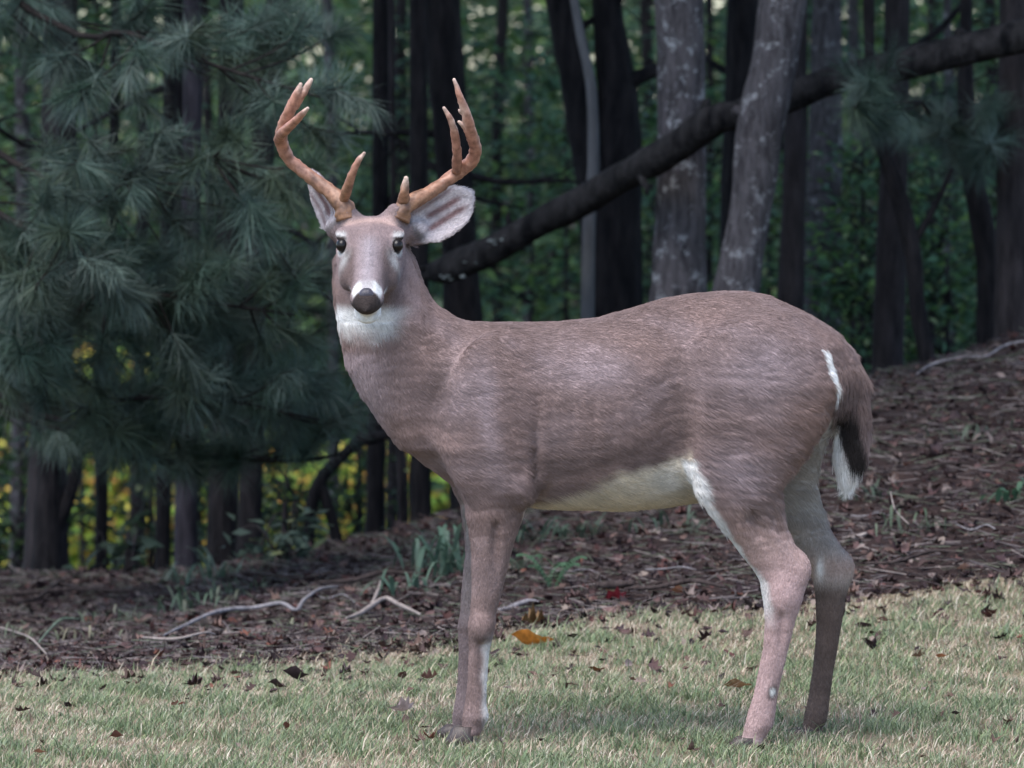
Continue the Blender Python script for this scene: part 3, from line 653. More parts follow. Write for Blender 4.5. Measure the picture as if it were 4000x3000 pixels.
def uvsphere(c, rad, ax, nu=20, nv=12):
    V = []; F = []
    for i in range(nv + 1):
        a = math.pi * i / nv
        for j in range(nu):
            b = 2 * math.pi * j / nu; V.append(c + ax[0] * rad[0] * math.sin(a) * math.cos(b) + ax[1] * rad[1] * math.sin(a) * math.sin(b) + ax[2] * rad[2] * math.cos(a))
    for i in range(nv):
        for j in range(nu): F.append([i * nu + j, (i + 1) * nu + j, (i + 1) * nu + (j + 1) % nu, i * nu + (j + 1) % nu])
    return np.array(V), F
MAT_EYE = mat_plain('wet_eye', (.006, .004, .0035), .32, .3, .1)
MAT_NOSE = mat_attr('wet_nose', .40, .4, 0, .25, 300, .3, 500)
MAT_HOOF = mat_plain('hoof_horn', (.05, .036, .032), .5, .4, .3, 60, .3, 120, (1, 1, .3))
for sg in (-1, 1):
    v_, f_ = uvsphere(H(.105, sg * .0650, .018), (.0170, .0145, .0155), (HA, HXv, HN)); obj('eye', rebase(npmesh('eye', v_, f_, MAT_EYE), DEER_BASE), deer)
def nose():
    c = H(.302, 0, -.001); V, F = uvsphere(np.zeros(3), (1, 1, 1), AX, 44, 30)
    q = np.sign(V) * np.abs(V) ** .82; q = q / (np.abs(q) ** 2.6).sum(1)[:, None] ** (1 / 2.6)
    s, l, n = q[:, 0] * .0180, q[:, 1] * .0224, q[:, 2] * .0255
    l = l * (1 - .38 * sstep(.2, 1.0, -q[:, 2])) * (1 - .18 * sstep(.5, 1.0, q[:, 2])); n = n - .004 * np.exp(-(l / .004) ** 2) * (q[:, 2] < 0)
    s = s - .002 * np.exp(-(l / .0022) ** 2) * (q[:, 2] < .3)
    V = c + np.outer(s, HA) + np.outer(l, HXv) + np.outer(n, HN); C = np.tile(np.array([.011, .009, .012]), (len(V), 1)); C = mixc(C, np.array([.045, .040, .052]), sstep(.2, .75, q[:, 2]))  # upper pad painted lighter, as if reflecting the sky
    for sg in (-1, 1):
        d = np.sqrt(((l - sg * .0170) / 1.0) ** 2 + ((n + .002 + .25 * (np.abs(l) - .0185)) / .62) ** 2); k = (q[:, 0] > 0) * np.exp(-(d / .0082) ** 2)
        V = V - np.outer(.012 * k, HA); C = mixc(C, np.array([.003, .003, .003]), np.clip(k * 1.4, 0, 1))
    obj('nose', rebase(npmesh('nose', V, F, MAT_NOSE, C), DEER_BASE), deer)
nose()
def hoof(px, row, y, w, lean):
    c = W(px, row, y); g = float(zgr(c[0], c[1]))
    parts = []
    for sg in (-1, 1):
        V, F = [], []; top = c[2] + .016
        for k, (zz, fw, bk) in enumerate([(g - .002, .050, .024), (g + .012, .044, .023), (top, .024, .022)]):
            for j in range(12):
                a = 2 * math.pi * j / 12; ex = fw if math.cos(a) < 0 else bk
                V.append([c[0] + lean + ex * math.cos(a) - .004, c[1] + sg * .0150 + .0130 * math.sin(a), zz])
        for k in range(2):
            for j in range(12): F.append([k * 12 + j, k * 12 + (j + 1) % 12, (k + 1) * 12 + (j + 1) % 12, (k + 1) * 12 + j])
        F.append(list(range(11, -1, -1))); F.append(list(range(24, 36))); parts.append((np.array(V), F))
    V, F = merge(parts); obj('hoof', rebase(npmesh('hoof', V, F, MAT_HOOF), DEER_BASE), deer)
hoof(1834, 2862, -.092, 0, -.010); hoof(1802, 2858, .09, 0, -.010); hoof(2938, 2905, -.12, 0, -.010); hoof(3168, 2870, .115, 0, -.010)

# ------------------------------------------------------------------ trees
B_DARK = mat_bark('dark_bark', (.004, .0038, .005), (.026, .022, .023), None, furrow=1.7)  # near-black bark of the dark trunks
B_BROWN = mat_bark('brown_bark', (.012, .010, .011), (.042, .035, .036), None)
B_GREY = mat_bark('grey_lichen_bark', (.035, .031, .034), (.13, .115, .12), (.33, .33, .34), .545, 1.5, 34)
B_GREY2 = mat_bark('pale_grey_bark', (.035, .031, .034), (.115, .105, .112), (.27, .27, .28), .555, 1.5, 46)
B_SMOOTH = mat_bark('smooth_pale_bark', (.06, .06, .064), (.12, .12, .125), None, furrow=.3, fscale=12)
B_PURPLE = mat_bark('purple_grey_bark', (.018, .016, .020), (.060, .052, .062), None)
B_PINE = mat_bark('pine_twig_bark', (.008, .007, .007), (.026, .021, .019), None)
MAT_LEAF = mat_attr('green_leaf', .55, .3, .35)
MAT_NEEDLE = mat_attr('pine_needle', .5, .3, .15)
MAT_DEAD = mat_attr('dead_leaf', .75, .2, .10, .35, 60)
MAT_GRASS = mat_attr('grass_blade', .6, .25, .25)

def leaf_cloud(P, Nrm, L_, Wd, cols, rnd):
    """one folded leaf (2 quads = diamond blade) per point; P (n,3) tip-less base, Nrm leaf normal, L_ length"""
    n = len(P); a = rnd.normal(size=(n, 3)); a -= Nrm * (a * Nrm).sum(1)[:, None]; a /= np.linalg.norm(a, axis=1)[:, None]
    b = np.cross(Nrm, a); L1, W1 = L_[:, None], Wd[:, None]
    V = np.empty((n, 6, 3)); dr = -Nrm
    V[:, 0] = P; V[:, 1] = P + a * L1 * .45 + b * W1 * .5 + Nrm * W1 * .12; V[:, 2] = P + a * L1 * .5 + dr * L1 * .02
    V[:, 3] = P + a * L1 * .45 - b * W1 * .5 + Nrm * W1 * .12; V[:, 4] = P + a * L1 * 1.0 + dr * L1 * .12; V[:, 5] = P + a * L1 * .55
    k = np.arange(n)[:, None] * 6
    F = np.concatenate([k + np.array([[0, 2, 4, 1]]), k + np.array([[0, 3, 4, 2]])])
    return V.reshape(-1, 3), F, np.repeat(cols, 6, 0)
def unit(a): return a / (np.linalg.norm(a, axis=1)[:, None] + 1e-9)
GREENS = np.array([[.045, .095, .045], [.07, .14, .045], [.055, .115, .065], [.10, .17, .045], [.08, .15, .08]])
SUNLIT_YELLOWS = np.array([[.30, .38, .05], [.50, .44, .08], [.22, .36, .07], [.55, .30, .08], [.16, .28, .05]])  # sunlight is put into these leaf colours
def pick(pal, n, rnd, jit=.25): return pal[rnd.integers(0, len(pal), n)] * rnd.uniform(1 - jit, 1 + jit, (n, 1))

# crown above the frame, unseen, built to shade the wood (three shared leaf meshes)
def crown_mesh(seed):
    r = np.random.default_rng(seed); n = 1500
    cl = r.normal(size=(42, 3)) * np.array([1.6, 1.6, 1.5]); c = cl[r.integers(0, 42, n)] + r.normal(size=(n, 3)) * .55
    nr = unit(r.normal(size=(n, 3)) * .6 + np.array([0, 0, 1])); V, F, C = leaf_cloud(c, nr, r.uniform(.28, .5, n), r.uniform(.2, .34, n), pick(GREENS, n, r), r)
    return npmesh('crown', V, F, MAT_LEAF, C, smooth=False)
CROWNS = [crown_mesh(s) for s in (1, 2, 3)]
ncrown = [0]
def stem_points(pts, Y, top):
    """photo-measured stem (px, py, width) at depth(s) Y, carried down to the ground and up to its crown"""
    P, R = [], []
    for q in pts:
        y = q[3] if len(q) > 3 else Y; P.append(W(q[0], q[1], y)); R.append(q[2] * scale_at(y) * .5)
    return P, R
def tree(name, label, pts, Y, mat, cat='tree', group=None, top=7.0, crown=True, seg=14, extra=(), bump=.10, root=True, cz=0):
    P, R = stem_points(pts, Y, top)
    d = P[0] - P[1]; d = d / max(.2, d[2]); 
    if top: 
        up = [P[0] + d * .9 + np.array([0, 0, .0]), P[0] + d * 1.4 + np.array([0, 0, (top - P[0][2]) * .45]), P[0] + d * 1.6 + np.array([.0, 0, top - P[0][2]])]
        P = up[::-1] + P; R = [R[0] * .35, R[0] * .7, R[0] * .95] + R
    if root:
        e = P[-1]; d2 = (P[-1] - P[-2]); d2 = d2 / max(1e-3, -d2[2]); g = float(zgr(e[0], e[1])); h = max(e[2] - g, .02)
        if e[2] - g > .25: P.append(e + d2 * (e[2] - g) * .8); R.append(R[-1] * 1.08)
        q = P[-1] * 1; q[2] = g - .06; P.append(q); R.append(R[-1] * 1.5)
    base = np.array([P[-1][0], P[-1][1], float(zgr(P[-1][0], P[-1][1]))])
    t = empty(name, base, label, cat, group)
    V, F = tube(P[::-1], R[::-1], seg, 4, bump, 6.0)
    obj('trunk', rebase(npmesh('trunk', V, F, mat), base), t)
    for e in extra:
        p2, r2 = stem_points(e, Y, 0); V, F = tube(p2, r2, 8, 4, bump, 9.0); obj('branch', rebase(npmesh('branch', V, F, mat), base), t)
    if crown:
        o = obj('crown', CROWNS[ncrown[0] % 3], t, Vector(P[0] - base + np.array([0, 0, .6 + cz]))); o.rotation_euler[2] = ncrown[0] * 1.3; ncrown[0] += 1
    return t
G1 = 'dark trunks behind the crest of the bank'
tree('tree', 'thick black trunk rising behind the right antler', [(1720, -60, 142), (1745, 300, 140), (1768, 600, 138), (1790, 900, 138), (1808, 1240, 155)], 8.6, B_DARK)
tree('tree', 'pair of black crooked trunks joined behind the leaning log', [(2185, -60, 130), (2232, 200, 135), (2290, 500, 145), (2345, 800, 170), (2385, 1250, 220)], 9.6, B_DARK,
     extra=[[(2360, -120, 105), (2385, 150, 130), (2412, 400, 165), (2415, 700, 190), (2405, 1250, 215), (2400, 1700, 230)], [(2420, 330, 70), (2500, 300, 60), (2620, 250, 45)]])
tree('sapling', 'thin pale smooth stem standing in front of the black double trunk', [(2232, -60, 32), (2270, 150, 35), (2310, 350, 44), (2318, 640, 46), (2300, 900, 52), (2294, 1250, 58)], 8.2, B_SMOOTH, seg=10, crown=False, top=4.5)
tree('tree', 'upright grey mottled trunk with pale lichen, left of the leaning grey one', [(2652, -60, 190), (2660, 300, 186), (2664, 600, 190), (2656, 900, 204), (2650, 1300, 245)], 7.7, B_GREY, seg=20, bump=.07)
tree('tree', 'leaning pale grey trunk rising behind the rump of the deer', [(3068, -60, 186), (3022, 250, 180), (2972, 480, 188), (2935, 800, 166), (2898, 1000, 172), (2858, 1270, 205)], 6.7, B_GREY2, seg=20, bump=.05,
     extra=[[(2975, 470, 60), (2900, 440, 48), (2868, 430, 44)]])
tree('tree', 'black trunk between the two grey trunks', [(2902, -60, 122), (2895, 300, 126), (2880, 700, 130), (2875, 1250, 140)], 10.2, B_DARK)
tree('tree', 'slim dark trunk just right of the leaning grey trunk', [(3118, -60, 70), (3108, 500, 92), (3098, 900, 98), (3085, 1300, 112)], 8.9, B_BROWN, seg=10)
tree('tree', 'broad brown-grey trunk right of the slim dark one', [(3232, -60, 112), (3226, 400, 130), (3217, 800, 142), (3206, 1300, 160)], 11.4, B_GREY2, bump=.08)
tree('tree', 'dark straight trunk standing on the bank behind the tail', [(3505, -60, 100), (3495, 500, 112), (3478, 1100, 122), (3462, 1540, 140)], 9.2, B_BROWN)
tree('sapling', 'bent dark sapling with an elbow, crossing in front of the trunk behind the tail', [(3392, -60, 45), (3396, 150, 42), (3405, 400, 42), (3455, 600, 58), (3520, 800, 72), (3566, 1000, 68), (3584, 1200, 64), (3630, 1440, 76)], 7.3, B_DARK, crown=False, top=4, seg=10,
     extra=[[(3560, 960, 34), (3640, 830, 26), (3720, 660, 18)], [(3470, 660, 34), (3420, 560, 24), (3390, 500, 12)]])
tree('tree', 'slender curving black trunk near the right-hand grey edge tree', [(3775, -60, 48), (3772, 400, 68), (3792, 650, 82), (3842, 900, 92), (3862, 1100, 94), (3858, 1400, 112)], 8.1, B_DARK, seg=10)
tree('tree', 'ridged dark grey trunk cut by the right edge', [(3965, -60, 120), (3955, 500, 120), (3958, 900, 140), (3965, 1380, 180)], 7.5, B_BROWN)
tree('tree', 'thin far grey trunk between the sapling and the curving trunk', [(3700, -60, 34), (3705, 500, 38), (3700, 1400, 44)], 14, B_GREY2, seg=8)
tree('tree', 'black trunk at the top above the deer\'s right antler', [(1092, -60, 95), (1062, 150, 84), (1035, 500, 86), (1000, 1100, 92), (985, 1700, 96)], 7.6, B_DARK)
tree('tree', 'slim dark trunk half hidden by the pine boughs', [(690, -60, 46), (700, 300, 52), (715, 900, 58), (720, 1400, 62)], 10, B_DARK, seg=8)
tree('tree', 'stout grey trunk at the top behind the pine boughs', [(232, -60, 130), (236, 200, 136), (226, 800, 150), (205, 1450, 160)], 9.4, B_BROWN)
tree('tree', 'thin black trunk standing against the yellow glow', [(420, 1250, 42), (408, 1600, 44), (400, 1900, 46), (398, 2320, 54)], 9.6, B_DARK, seg=8, crown=False, top=3)
tree('tree', 'narrow dark trunk left of the purple-grey trunk', [(650, 1100, 56), (642, 1600, 60), (638, 2000, 62), (634, 2290, 72)], 9.0, B_DARK, seg=8)
tree('tree', 'purple-grey trunk between two dark ones low under the pine', [(742, 1100, 78), (736, 1600, 82), (730, 1900, 86), (722, 2290, 105)], 8.3, B_PURPLE, seg=12)
tree('tree', 'stout black trunk right of the purple-grey one', [(890, 1100, 104), (882, 1600, 110), (872, 1900, 112), (858, 2280, 130)], 8.0, B_DARK)
tree('tree', 'forked black trunk low at the left under the pine', [(215, 1450, 88), (200, 1750, 96), (186, 2050, 112), (176, 2330, 150)], 8.0, B_DARK,
     extra=[[(205, 2080, 70), (262, 1960, 56), (300, 1820, 46), (320, 1600, 40)]])
tree('crooked_tree', 'small crooked black tree forking like a wishbone', [(1420, 1700, 40), (1330, 1790, 46), (1262, 1860, 54), (1222, 1960, 52), (1206, 2100, 48), (1200, 2235, 62)], 8.5, B_DARK, crown=False, top=0, seg=9,
     extra=[[(1250, 1880, 44), (1282, 1980, 44), (1310, 2080, 46), (1332, 2190, 50), (1336, 2300, 50)], [(1400, 1720, 50), (1500, 1700, 40), (1620, 1640, 30)]])
tree('tree', 'dark trunk beside the green glow, behind the chest of the deer', [(1476, 1250, 70), (1470, 1700, 76), (1466, 1950, 76), (1460, 2190, 88)], 9.6, B_DARK, seg=10)
tree('sapling', 'thin dark stem close against the chest of the deer', [(1556, 1500, 28), (1562, 1750, 30), (1576, 2120, 36)], 9.0, B_BROWN, crown=False, top=2.4, seg=7)
tree('tree', 'black trunk half hidden behind the fore leg and chest', [(1640, 1500, 76), (1642, 1850, 80), (1650, 2150, 94)], 8.4, B_DARK, crown=False, top=4)
far = [(90, 15, 60, 'near the left edge'), (560, 16, 50, 'seen through the pine boughs'), (820, 19, 40, 'left of the left antler tips'), (1300, 20, 46, 'between the antlers, left of centre'), (1560, 18, 50, 'between the antlers, right of centre'),
       (1940, 17, 46, 'just right of the black trunk behind the antler'), (2075, 20, 34, 'just left of the black double trunk'), (2545, 21, 50, 'between the black double trunk and the upright grey one'), (2775, 18, 30, 'between the two grey trunks'), (3345, 16, 44, 'left of the bent sapling'), (3640, 21, 46, 'right of the bent sapling'), (3890, 17, 46, 'close to the right edge')]
for i, (px, yy, w, wh) in enumerate(far):
    tree('tree', 'slim distant trunk ' + wh, [(px + random.randint(-30, 30), -60, w), (px, 700, w), (px + random.randint(-20, 20), 1500, w * 1.1)], yy, B_BROWN if i % 3 else B_GREY2, crown=yy < 17.5, group='distant trunks deep in the wood', seg=7, bump=.06)

def dead_branches():
    r = np.random.default_rng(44); want = {'broad brown-grey trunk': 3, 'dark straight trunk': 3, 'slender curving': 3, 'ridged dark grey': 3, 'pair of black': 3, 'thick black trunk': 3, 'upright grey': 2, 'black trunk between': 2, 'stout black': 2, 'forked black': 2, 'narrow dark': 2, 'dark trunk beside': 2, 'slim distant': 2, 'slim dark trunk just': 2}
    for t in [o for o in list(COL.objects) if o.type == 'EMPTY' and o.get('category') == 'tree']:
        n = next((k for w, k in want.items() if o_label(t).startswith(w)), 0); tr = next((c for c in t.children if c.name.startswith('trunk')), None)
        if not n or tr is None: continue
        co = np.empty(len(tr.data.vertices) * 3, np.float32); tr.data.vertices.foreach_get('co', co); co = co.reshape(-1, 3)
        zs = co[:, 2]; lo, hi = 1.2, 3.6
        for _ in range(n):
            zz = r.uniform(lo, hi); q = co[np.abs(zs - zz).argsort()[:10]].mean(0); sg = r.choice([-1, 1]); l = r.uniform(.35, .9); P = [q]; d = np.array([sg, r.normal() * .4, r.uniform(-.1, .7)])
            for k in range(4): d = d + r.normal(size=3) * .35; P.append(P[-1] + d / np.linalg.norm(d) * l / 4)
            parts = [tube(P, np.linspace(.018, .004, 5), 6, 3, .2, 20)]; e = P[2]; d2 = d + r.normal(size=3) * .8; parts.append(tube([e, e + d2 / np.linalg.norm(d2) * l * .25, e + d2 / np.linalg.norm(d2) * l * .4 + [0, 0, .05]], [.008, .005, .002], 5, 3, .2, 20))
            V, F = merge(parts); obj('branch', npmesh('branch', V, F, B_DARK), t)
def o_label(o): return str(o.get('label', ''))
dead_branches()

# fallen log lodged among the trees
lp = [(1690, 1062, 84, 8.2), (1760, 1045, 112, 8.15), (1940, 968, 120, 8.05), (2090, 880, 112, 7.95), (2250, 796, 122, 7.8), (2430, 694, 114, 7.6), (2600, 600, 128, 7.4), (2790, 470, 128, 7.25), (2880, 450, 112, 7.2), (3050, 392, 118, 7.15), (3300, 300, 112, 7.1), (3600, 238, 124, 7.05), (3950, 150, 132, 7.0), (4500, 30, 140, 6.9), (6200, -330, 150, 6.8)]
P_, R_ = stem_points(lp, 7, 0)
lb = np.array([P_[0][0], P_[0][1], P_[0][2]])
logt = empty('fallen_log', lb, 'black fallen log slanting up to the right, lodged between the grey trunks', 'log')
B_LOG = mat_bark('wet_log_bark', (.003, .003, .004), (.042, .038, .038), (.10, .105, .10), .66, 2.2, 22)
V, F = tube(P_, R_, 24, 8, .13, 7.0); obj('trunk', rebase(npmesh('trunk', V, F, B_LOG), lb), logt)
p2, r2 = stem_points([(3755, 215, 56, 7.03), (3752, 150, 54, 7.03), (3748, 120, 50, 7.03)], 7, 0); V, F = tube(p2, r2, 9, 2, .1, 9); obj('branch_stub', rebase(npmesh('branch_stub', V, F, B_LOG), lb), logt)
for st in ([(2700, 520, 60, 7.3), (2745, 440, 50, 7.28), (2760, 395, 40, 7.28)], [(2010, 920, 40, 8.0), (1985, 855, 24, 8.0), (1990, 830, 12, 8.0)], [(2480, 640, 44, 7.5), (2520, 720, 30, 7.45), (2530, 760, 14, 7.45)], [(1700, 1060, 60, 8.2), (1660, 1085, 30, 8.2), (1640, 1110, 8, 8.2)], [(1700, 1050, 40, 8.2), (1650, 1045, 18, 8.2), (1625, 1040, 6, 8.2)]):
    p2, r2 = stem_points(st, 7, 0); V, F = tube(p2, r2, 9, 3, .25, 12); obj('branch_stub', rebase(npmesh('branch_stub', V, F, B_LOG), lb), logt)
# lichen and bark flakes on its lower end
r = np.random.default_rng(5); fl = []
for (a, b, k) in [(1738, 1088, 3), (1800, 1072, 3), (1860, 1030, 2), (1945, 945, 5), (1985, 925, 3)]:
    for _ in range(k):
        c = W(a + r.normal() * 22, b + r.normal() * 9, 7.955 + r.uniform(0, .02)); V, F = uvsphere(c, (r.uniform(.004, .013), .006, r.uniform(.002, .006)), AX, 6, 4); fl.append((V + r.normal(size=V.shape) * .0018, F))
V, F = merge(fl); o = obj('lichen', rebase(npmesh('lichen', V, F, mat_plain('pale_lichen', (.20, .22, .21), .9, .1)), lb), logt); o['kind'] = 'stuff'

# ------------------------------------------------------------------ understory leaves
def sapling_leaves(px, py, Y, rx, rz, n, pal, label, group, seed, leaf=.075, layers=7, name='understory_bush'):
    r = np.random.default_rng(seed); c = W(px, py, Y); base = np.array([c[0], c[1], float(zgr(c[0], c[1])) - .02])
    t = empty(name, base, label, 'bush', group)
    # arching twigs carrying flat sprays
    stems = []; hub = base * 1
    pts = []; nb = layers * 3
    for k in range(nb):
        th = r.uniform(0, 2 * math.pi); rr = math.sqrt(r.uniform(.05, 1)); zz = c[2] + rz * r.uniform(-1, 1)
        e = np.array([c[0] + rx * rr * math.cos(th), c[1] + rx * .8 * rr * math.sin(th), zz]); s0 = np.array([c[0] + r.normal() * .04, c[1] + r.normal() * .04, min(zz - .1, c[2] + rz)])
        m = (s0 + e) / 2 + np.array([0, 0, .08]); stems.append(tube([s0, m, e], [.006, .004, .002], 5, 3, 0))
        k2 = n // nb; q = r.uniform(.1, 1.15, k2)[:, None]; L_ = s0 + (e - s0) * q + r.normal(size=(k2, 3)) * np.array([.14, .14, .045]) * rx / .6
        pts.append(L_)
    st0 = tube([base - np.array([0, 0, .05]), np.array([c[0], c[1], (base[2] + c[2]) / 2]), np.array([c[0], c[1], c[2] + rz])], [.018, .014, .006], 6, 3, .1)
    V, F = merge([st0] + stems); obj('stem', rebase(npmesh('stem', V, F, B_BROWN), base), t)
    P = np.vstack(pts); nr = unit(r.normal(size=P.shape) * .42 + np.array([0, -.1, 1])); k = len(P)
    cc = pick(pal, k, r, .45); br = r.random(k) < .05; cc[br] = cc[br] * .3 + np.array([.26, .29, .13])  # a few leaves painted bright as highlight flecks
    V, F, C = leaf_cloud(P, nr, r.uniform(.5, 1.4, k) * leaf, r.uniform(.35, .6, k) * leaf, cc, r)
    o = obj('foliage', rebase(npmesh('foliage', V, F, MAT_LEAF, C, smooth=False), base), t)
rs = np.random.default_rng(3)
colw = ['at the left edge', 'a little in from the left edge', 'behind the pine boughs', 'left of the left antler', 'between the antlers', 'by the black trunk behind the right antler', 'left of the black double trunk', 'behind the black double trunk', 'behind the upright grey trunk', 'behind the leaning grey trunk', 'left of the bent sapling', 'right of the bent sapling', 'at the right edge']
roww = ['high up', 'level with the antlers', 'level with the ears', 'level with the muzzle']
bi = 0
for ci in range(13):
    for ri, gyp in enumerate((120, 480, 860, 1250)):
        if ri == 3 and not (6 <= ci <= 8 or ci >= 11): continue
        if ri == 0 and ci % 2 == 0 and ci < 10: continue
        a, b = ci * 330 + rs.integers(-110, 110), gyp + rs.integers(-110, 110)
        sapling_leaves(a, b, float(rs.uniform(13, 25)), float(rs.uniform(.6, 1.1)), float(rs.uniform(.25, .5)), 620, GREENS * 1.05, 'dim leafy bush ' + colw[ci] + ', ' + roww[ri], 'leafy bushes deep in the wood', 100 + bi, leaf=.085); bi += 1
for i, (a, b, Y, wh) in enumerate([(3370, 800, 10.5, 'upper left of the bent sapling'), (3400, 1050, 10.8, 'beside the sapling elbow'), (3330, 1250, 10, 'low above the rump'), (3640, 900, 11, 'upper right of the sapling elbow'), (3700, 1250, 10.5, 'low right of the bent sapling'), (3450, 650, 11.5, 'highest, under the hazy bough')]):
    sapling_leaves(a, b, Y, .42, .28, 620, GREENS * 1.15, 'fresh green bush on the bank, ' + wh, 'fresh green bushes on the bank', 300 + i, leaf=.06)
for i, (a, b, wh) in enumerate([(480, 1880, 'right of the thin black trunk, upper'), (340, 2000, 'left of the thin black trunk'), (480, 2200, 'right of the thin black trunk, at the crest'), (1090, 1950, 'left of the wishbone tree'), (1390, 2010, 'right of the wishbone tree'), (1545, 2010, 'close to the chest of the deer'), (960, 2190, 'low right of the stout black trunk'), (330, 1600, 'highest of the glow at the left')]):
    sapling_leaves(a, b, 28.5 + (i % 3) * .5, .66, .5, 560, SUNLIT_YELLOWS * 1.2, 'yellow-green bush coloured as sunlit ' + wh, 'sunlit-coloured bushes low in the gaps', 330 + i, leaf=.13)
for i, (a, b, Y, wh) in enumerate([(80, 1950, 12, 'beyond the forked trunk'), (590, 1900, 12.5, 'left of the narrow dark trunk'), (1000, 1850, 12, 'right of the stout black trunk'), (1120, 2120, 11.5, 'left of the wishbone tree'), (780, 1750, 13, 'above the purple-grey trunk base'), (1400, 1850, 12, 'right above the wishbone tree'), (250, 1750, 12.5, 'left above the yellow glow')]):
    sapling_leaves(a, b, Y, .34, .34, 420, GREENS * .45, 'dark tangled bush low in the wood ' + wh, 'dark tangled bushes low in the wood', 360 + i, leaf=.07)  # bushes added to break up the glow, their leaf colour darkened
# the far woodland edge, one mass
def woodland():
    r = np.random.default_rng(21); n = 105000
    P = np.column_stack([r.uniform(-8, 8, n), r.uniform(31, 42, n), r.uniform(-4, 4.6, n)])
    m = 45000; P = np.vstack([P, np.column_stack([r.choice([-1, 1], m) * r.uniform(8, 19, m), r.uniform(27, 42, m), r.uniform(-4, 6, m)])]); n = len(P)
    gap = vnoise(P * np.array([1, .35, 1.2]), 1.5, 3) + .6 * vnoise(P * np.array([1, .3, 1]), 4.1, 1)
    keep = gap < np.where(P[:, 2] > .3, .98, 1.25); P = P[keep]; n = len(P)
    nr = unit(r.normal(size=P.shape) * .55 + np.array([0, -.3, 1]))
    C = pick(GREENS * .8, n, r); yl = (r.random(n) < .16 * (1 - sstep(-1.6, -.2, P[:, 2])) * (1 - sstep(-1.5, .8, P[:, 0]))); C[yl] = pick(SUNLIT_YELLOWS, yl.sum(), r)  # some low left leaves coloured as if sunlit
    V, F, C = leaf_cloud(P, nr, r.uniform(.10, .26, n), r.uniform(.07, .16, n), C, r)
    obj('distant_woodland', npmesh('distant_woodland', V, F, MAT_LEAF, C, smooth=False), kind='stuff')
woodland()

# ------------------------------------------------------------------ pine boughs
def needles(P, A, r, n_each, ln):
    """tufts of long thin needles: P tip points (k,3), A twig direction (k,3)"""
    k = len(P); n = k * n_each; B = np.repeat(P, n_each, 0); D = np.repeat(A, n_each, 0)
    back = r.uniform(0, .15, (n, 1)); ln = ln * np.repeat(r.uniform(.75, 1.1, k), n_each); bias = np.repeat(r.normal(size=(k, 3)) * .45, n_each, 0); d = unit(D * r.uniform(.1, 1.1, (n, 1)) + bias + r.normal(size=(n, 3)) * .48 + np.array([0, 0, -.16]))
    s = B - D * back; l = (ln * r.uniform(.75, 1.15, n))[:, None]; w = .0009
    sd = unit(np.cross(d, r.normal(size=(n, 3)))); dn = np.array([0, 0, -1.0])
    V = np.empty((n, 5, 3)); V[:, 0] = s - sd * w; V[:, 1] = s + sd * w; m = s + d * l * .55 + dn * l * .02; V[:, 2] = m + sd * w; V[:, 3] = m - sd * w; V[:, 4] = s + d * l + dn * l * .10
    q = np.arange(n)[:, None] * 5
    F3 = np.concatenate([q + np.array([[0, 1, 2]]), q + np.array([[0, 2, 3]]), q + np.array([[3, 2, 4]])])
    pal = np.array([[.050, .084, .066], [.066, .102, .084], [.040, .070, .050], [.084, .115, .096], [.055, .080, .052]])
    C = np.repeat(np.repeat(pick(pal, k, r, .45), n_each, 0) * r.uniform(.8, 1.2, (n, 1)), 5, 0)
    return V.reshape(-1, 3), F3, C
def pine(label, base, boughs, seed, top=6):
    r = np.random.default_rng(seed); base = np.array([base[0], base[1], float(zgr(base[0], base[1]))]); t = empty('pine_tree', base, label, 'tree')
    V, F = tube([base - [0, 0, .05], base + [0, 0, .3], base + [.03, 0, 2.5], base + [0, 0, top]], [.22, .17, .15, .07], 14, 4, .1, 6); obj('trunk', rebase(npmesh('trunk', V, F, B_BROWN), base), t)
    for pts, tufts in boughs:
        P = [base + np.array([0, 0, pts[0]])] + [W(a, b, y) for a, b, y in pts[1:]]
        C = catmull(P, 8); R = np.linspace(.016, .004, len(P))
        w = [tube(P, R, 7, 4, .1, 20)]
        TP, TA = [], []
        for a, b, y in tufts:
            e = W(a, b, y); k = np.linalg.norm(C - e, axis=1).argmin(); o0 = C[max(0, k - 3)]; m = (o0 + e) / 2 + np.array([0, 0, -.02])
            w.append(tube([o0, m, e], [.005, .004, .0025], 5, 3, 0)); d = e - m; d = d / (np.linalg.norm(d) + 1e-6); TP.append(e); TA.append(d)
            for q in range(2):
                f = m + (e - m) * r.uniform(.2, .8) ; d2 = unit((d + r.normal(size=3) * .7)[None])[0]; e2 = f + d2 * r.uniform(.08, .16); w.append(tube([f, e2], [.003, .002], 4, 1, 0)); TP.append(e2); TA.append(d2)
        V, F = merge(w); bo = obj('bough', rebase(npmesh('bough', V, F, B_PINE), base), t)
        V, F, Cc = needles(np.array(TP), np.array(TA), r, 165, .136); o = obj('needles', rebase(npmesh('needles', V, F, MAT_NEEDLE, Cc, smooth=False), base), bo); o['kind'] = 'stuff'
rp = np.random.default_rng(77)
def tf(lst, extra, box, y0, y1):
    out = [(a * 1.808, b * 1.808, float(rp.uniform(y0, y1))) for a, b in lst]
    out += [(float(rp.uniform(box[0], box[2])) * 1.808, float(rp.uniform(box[1], box[3])) * 1.808, float(rp.uniform(y0, y1))) for _ in range(extra)]
    return out
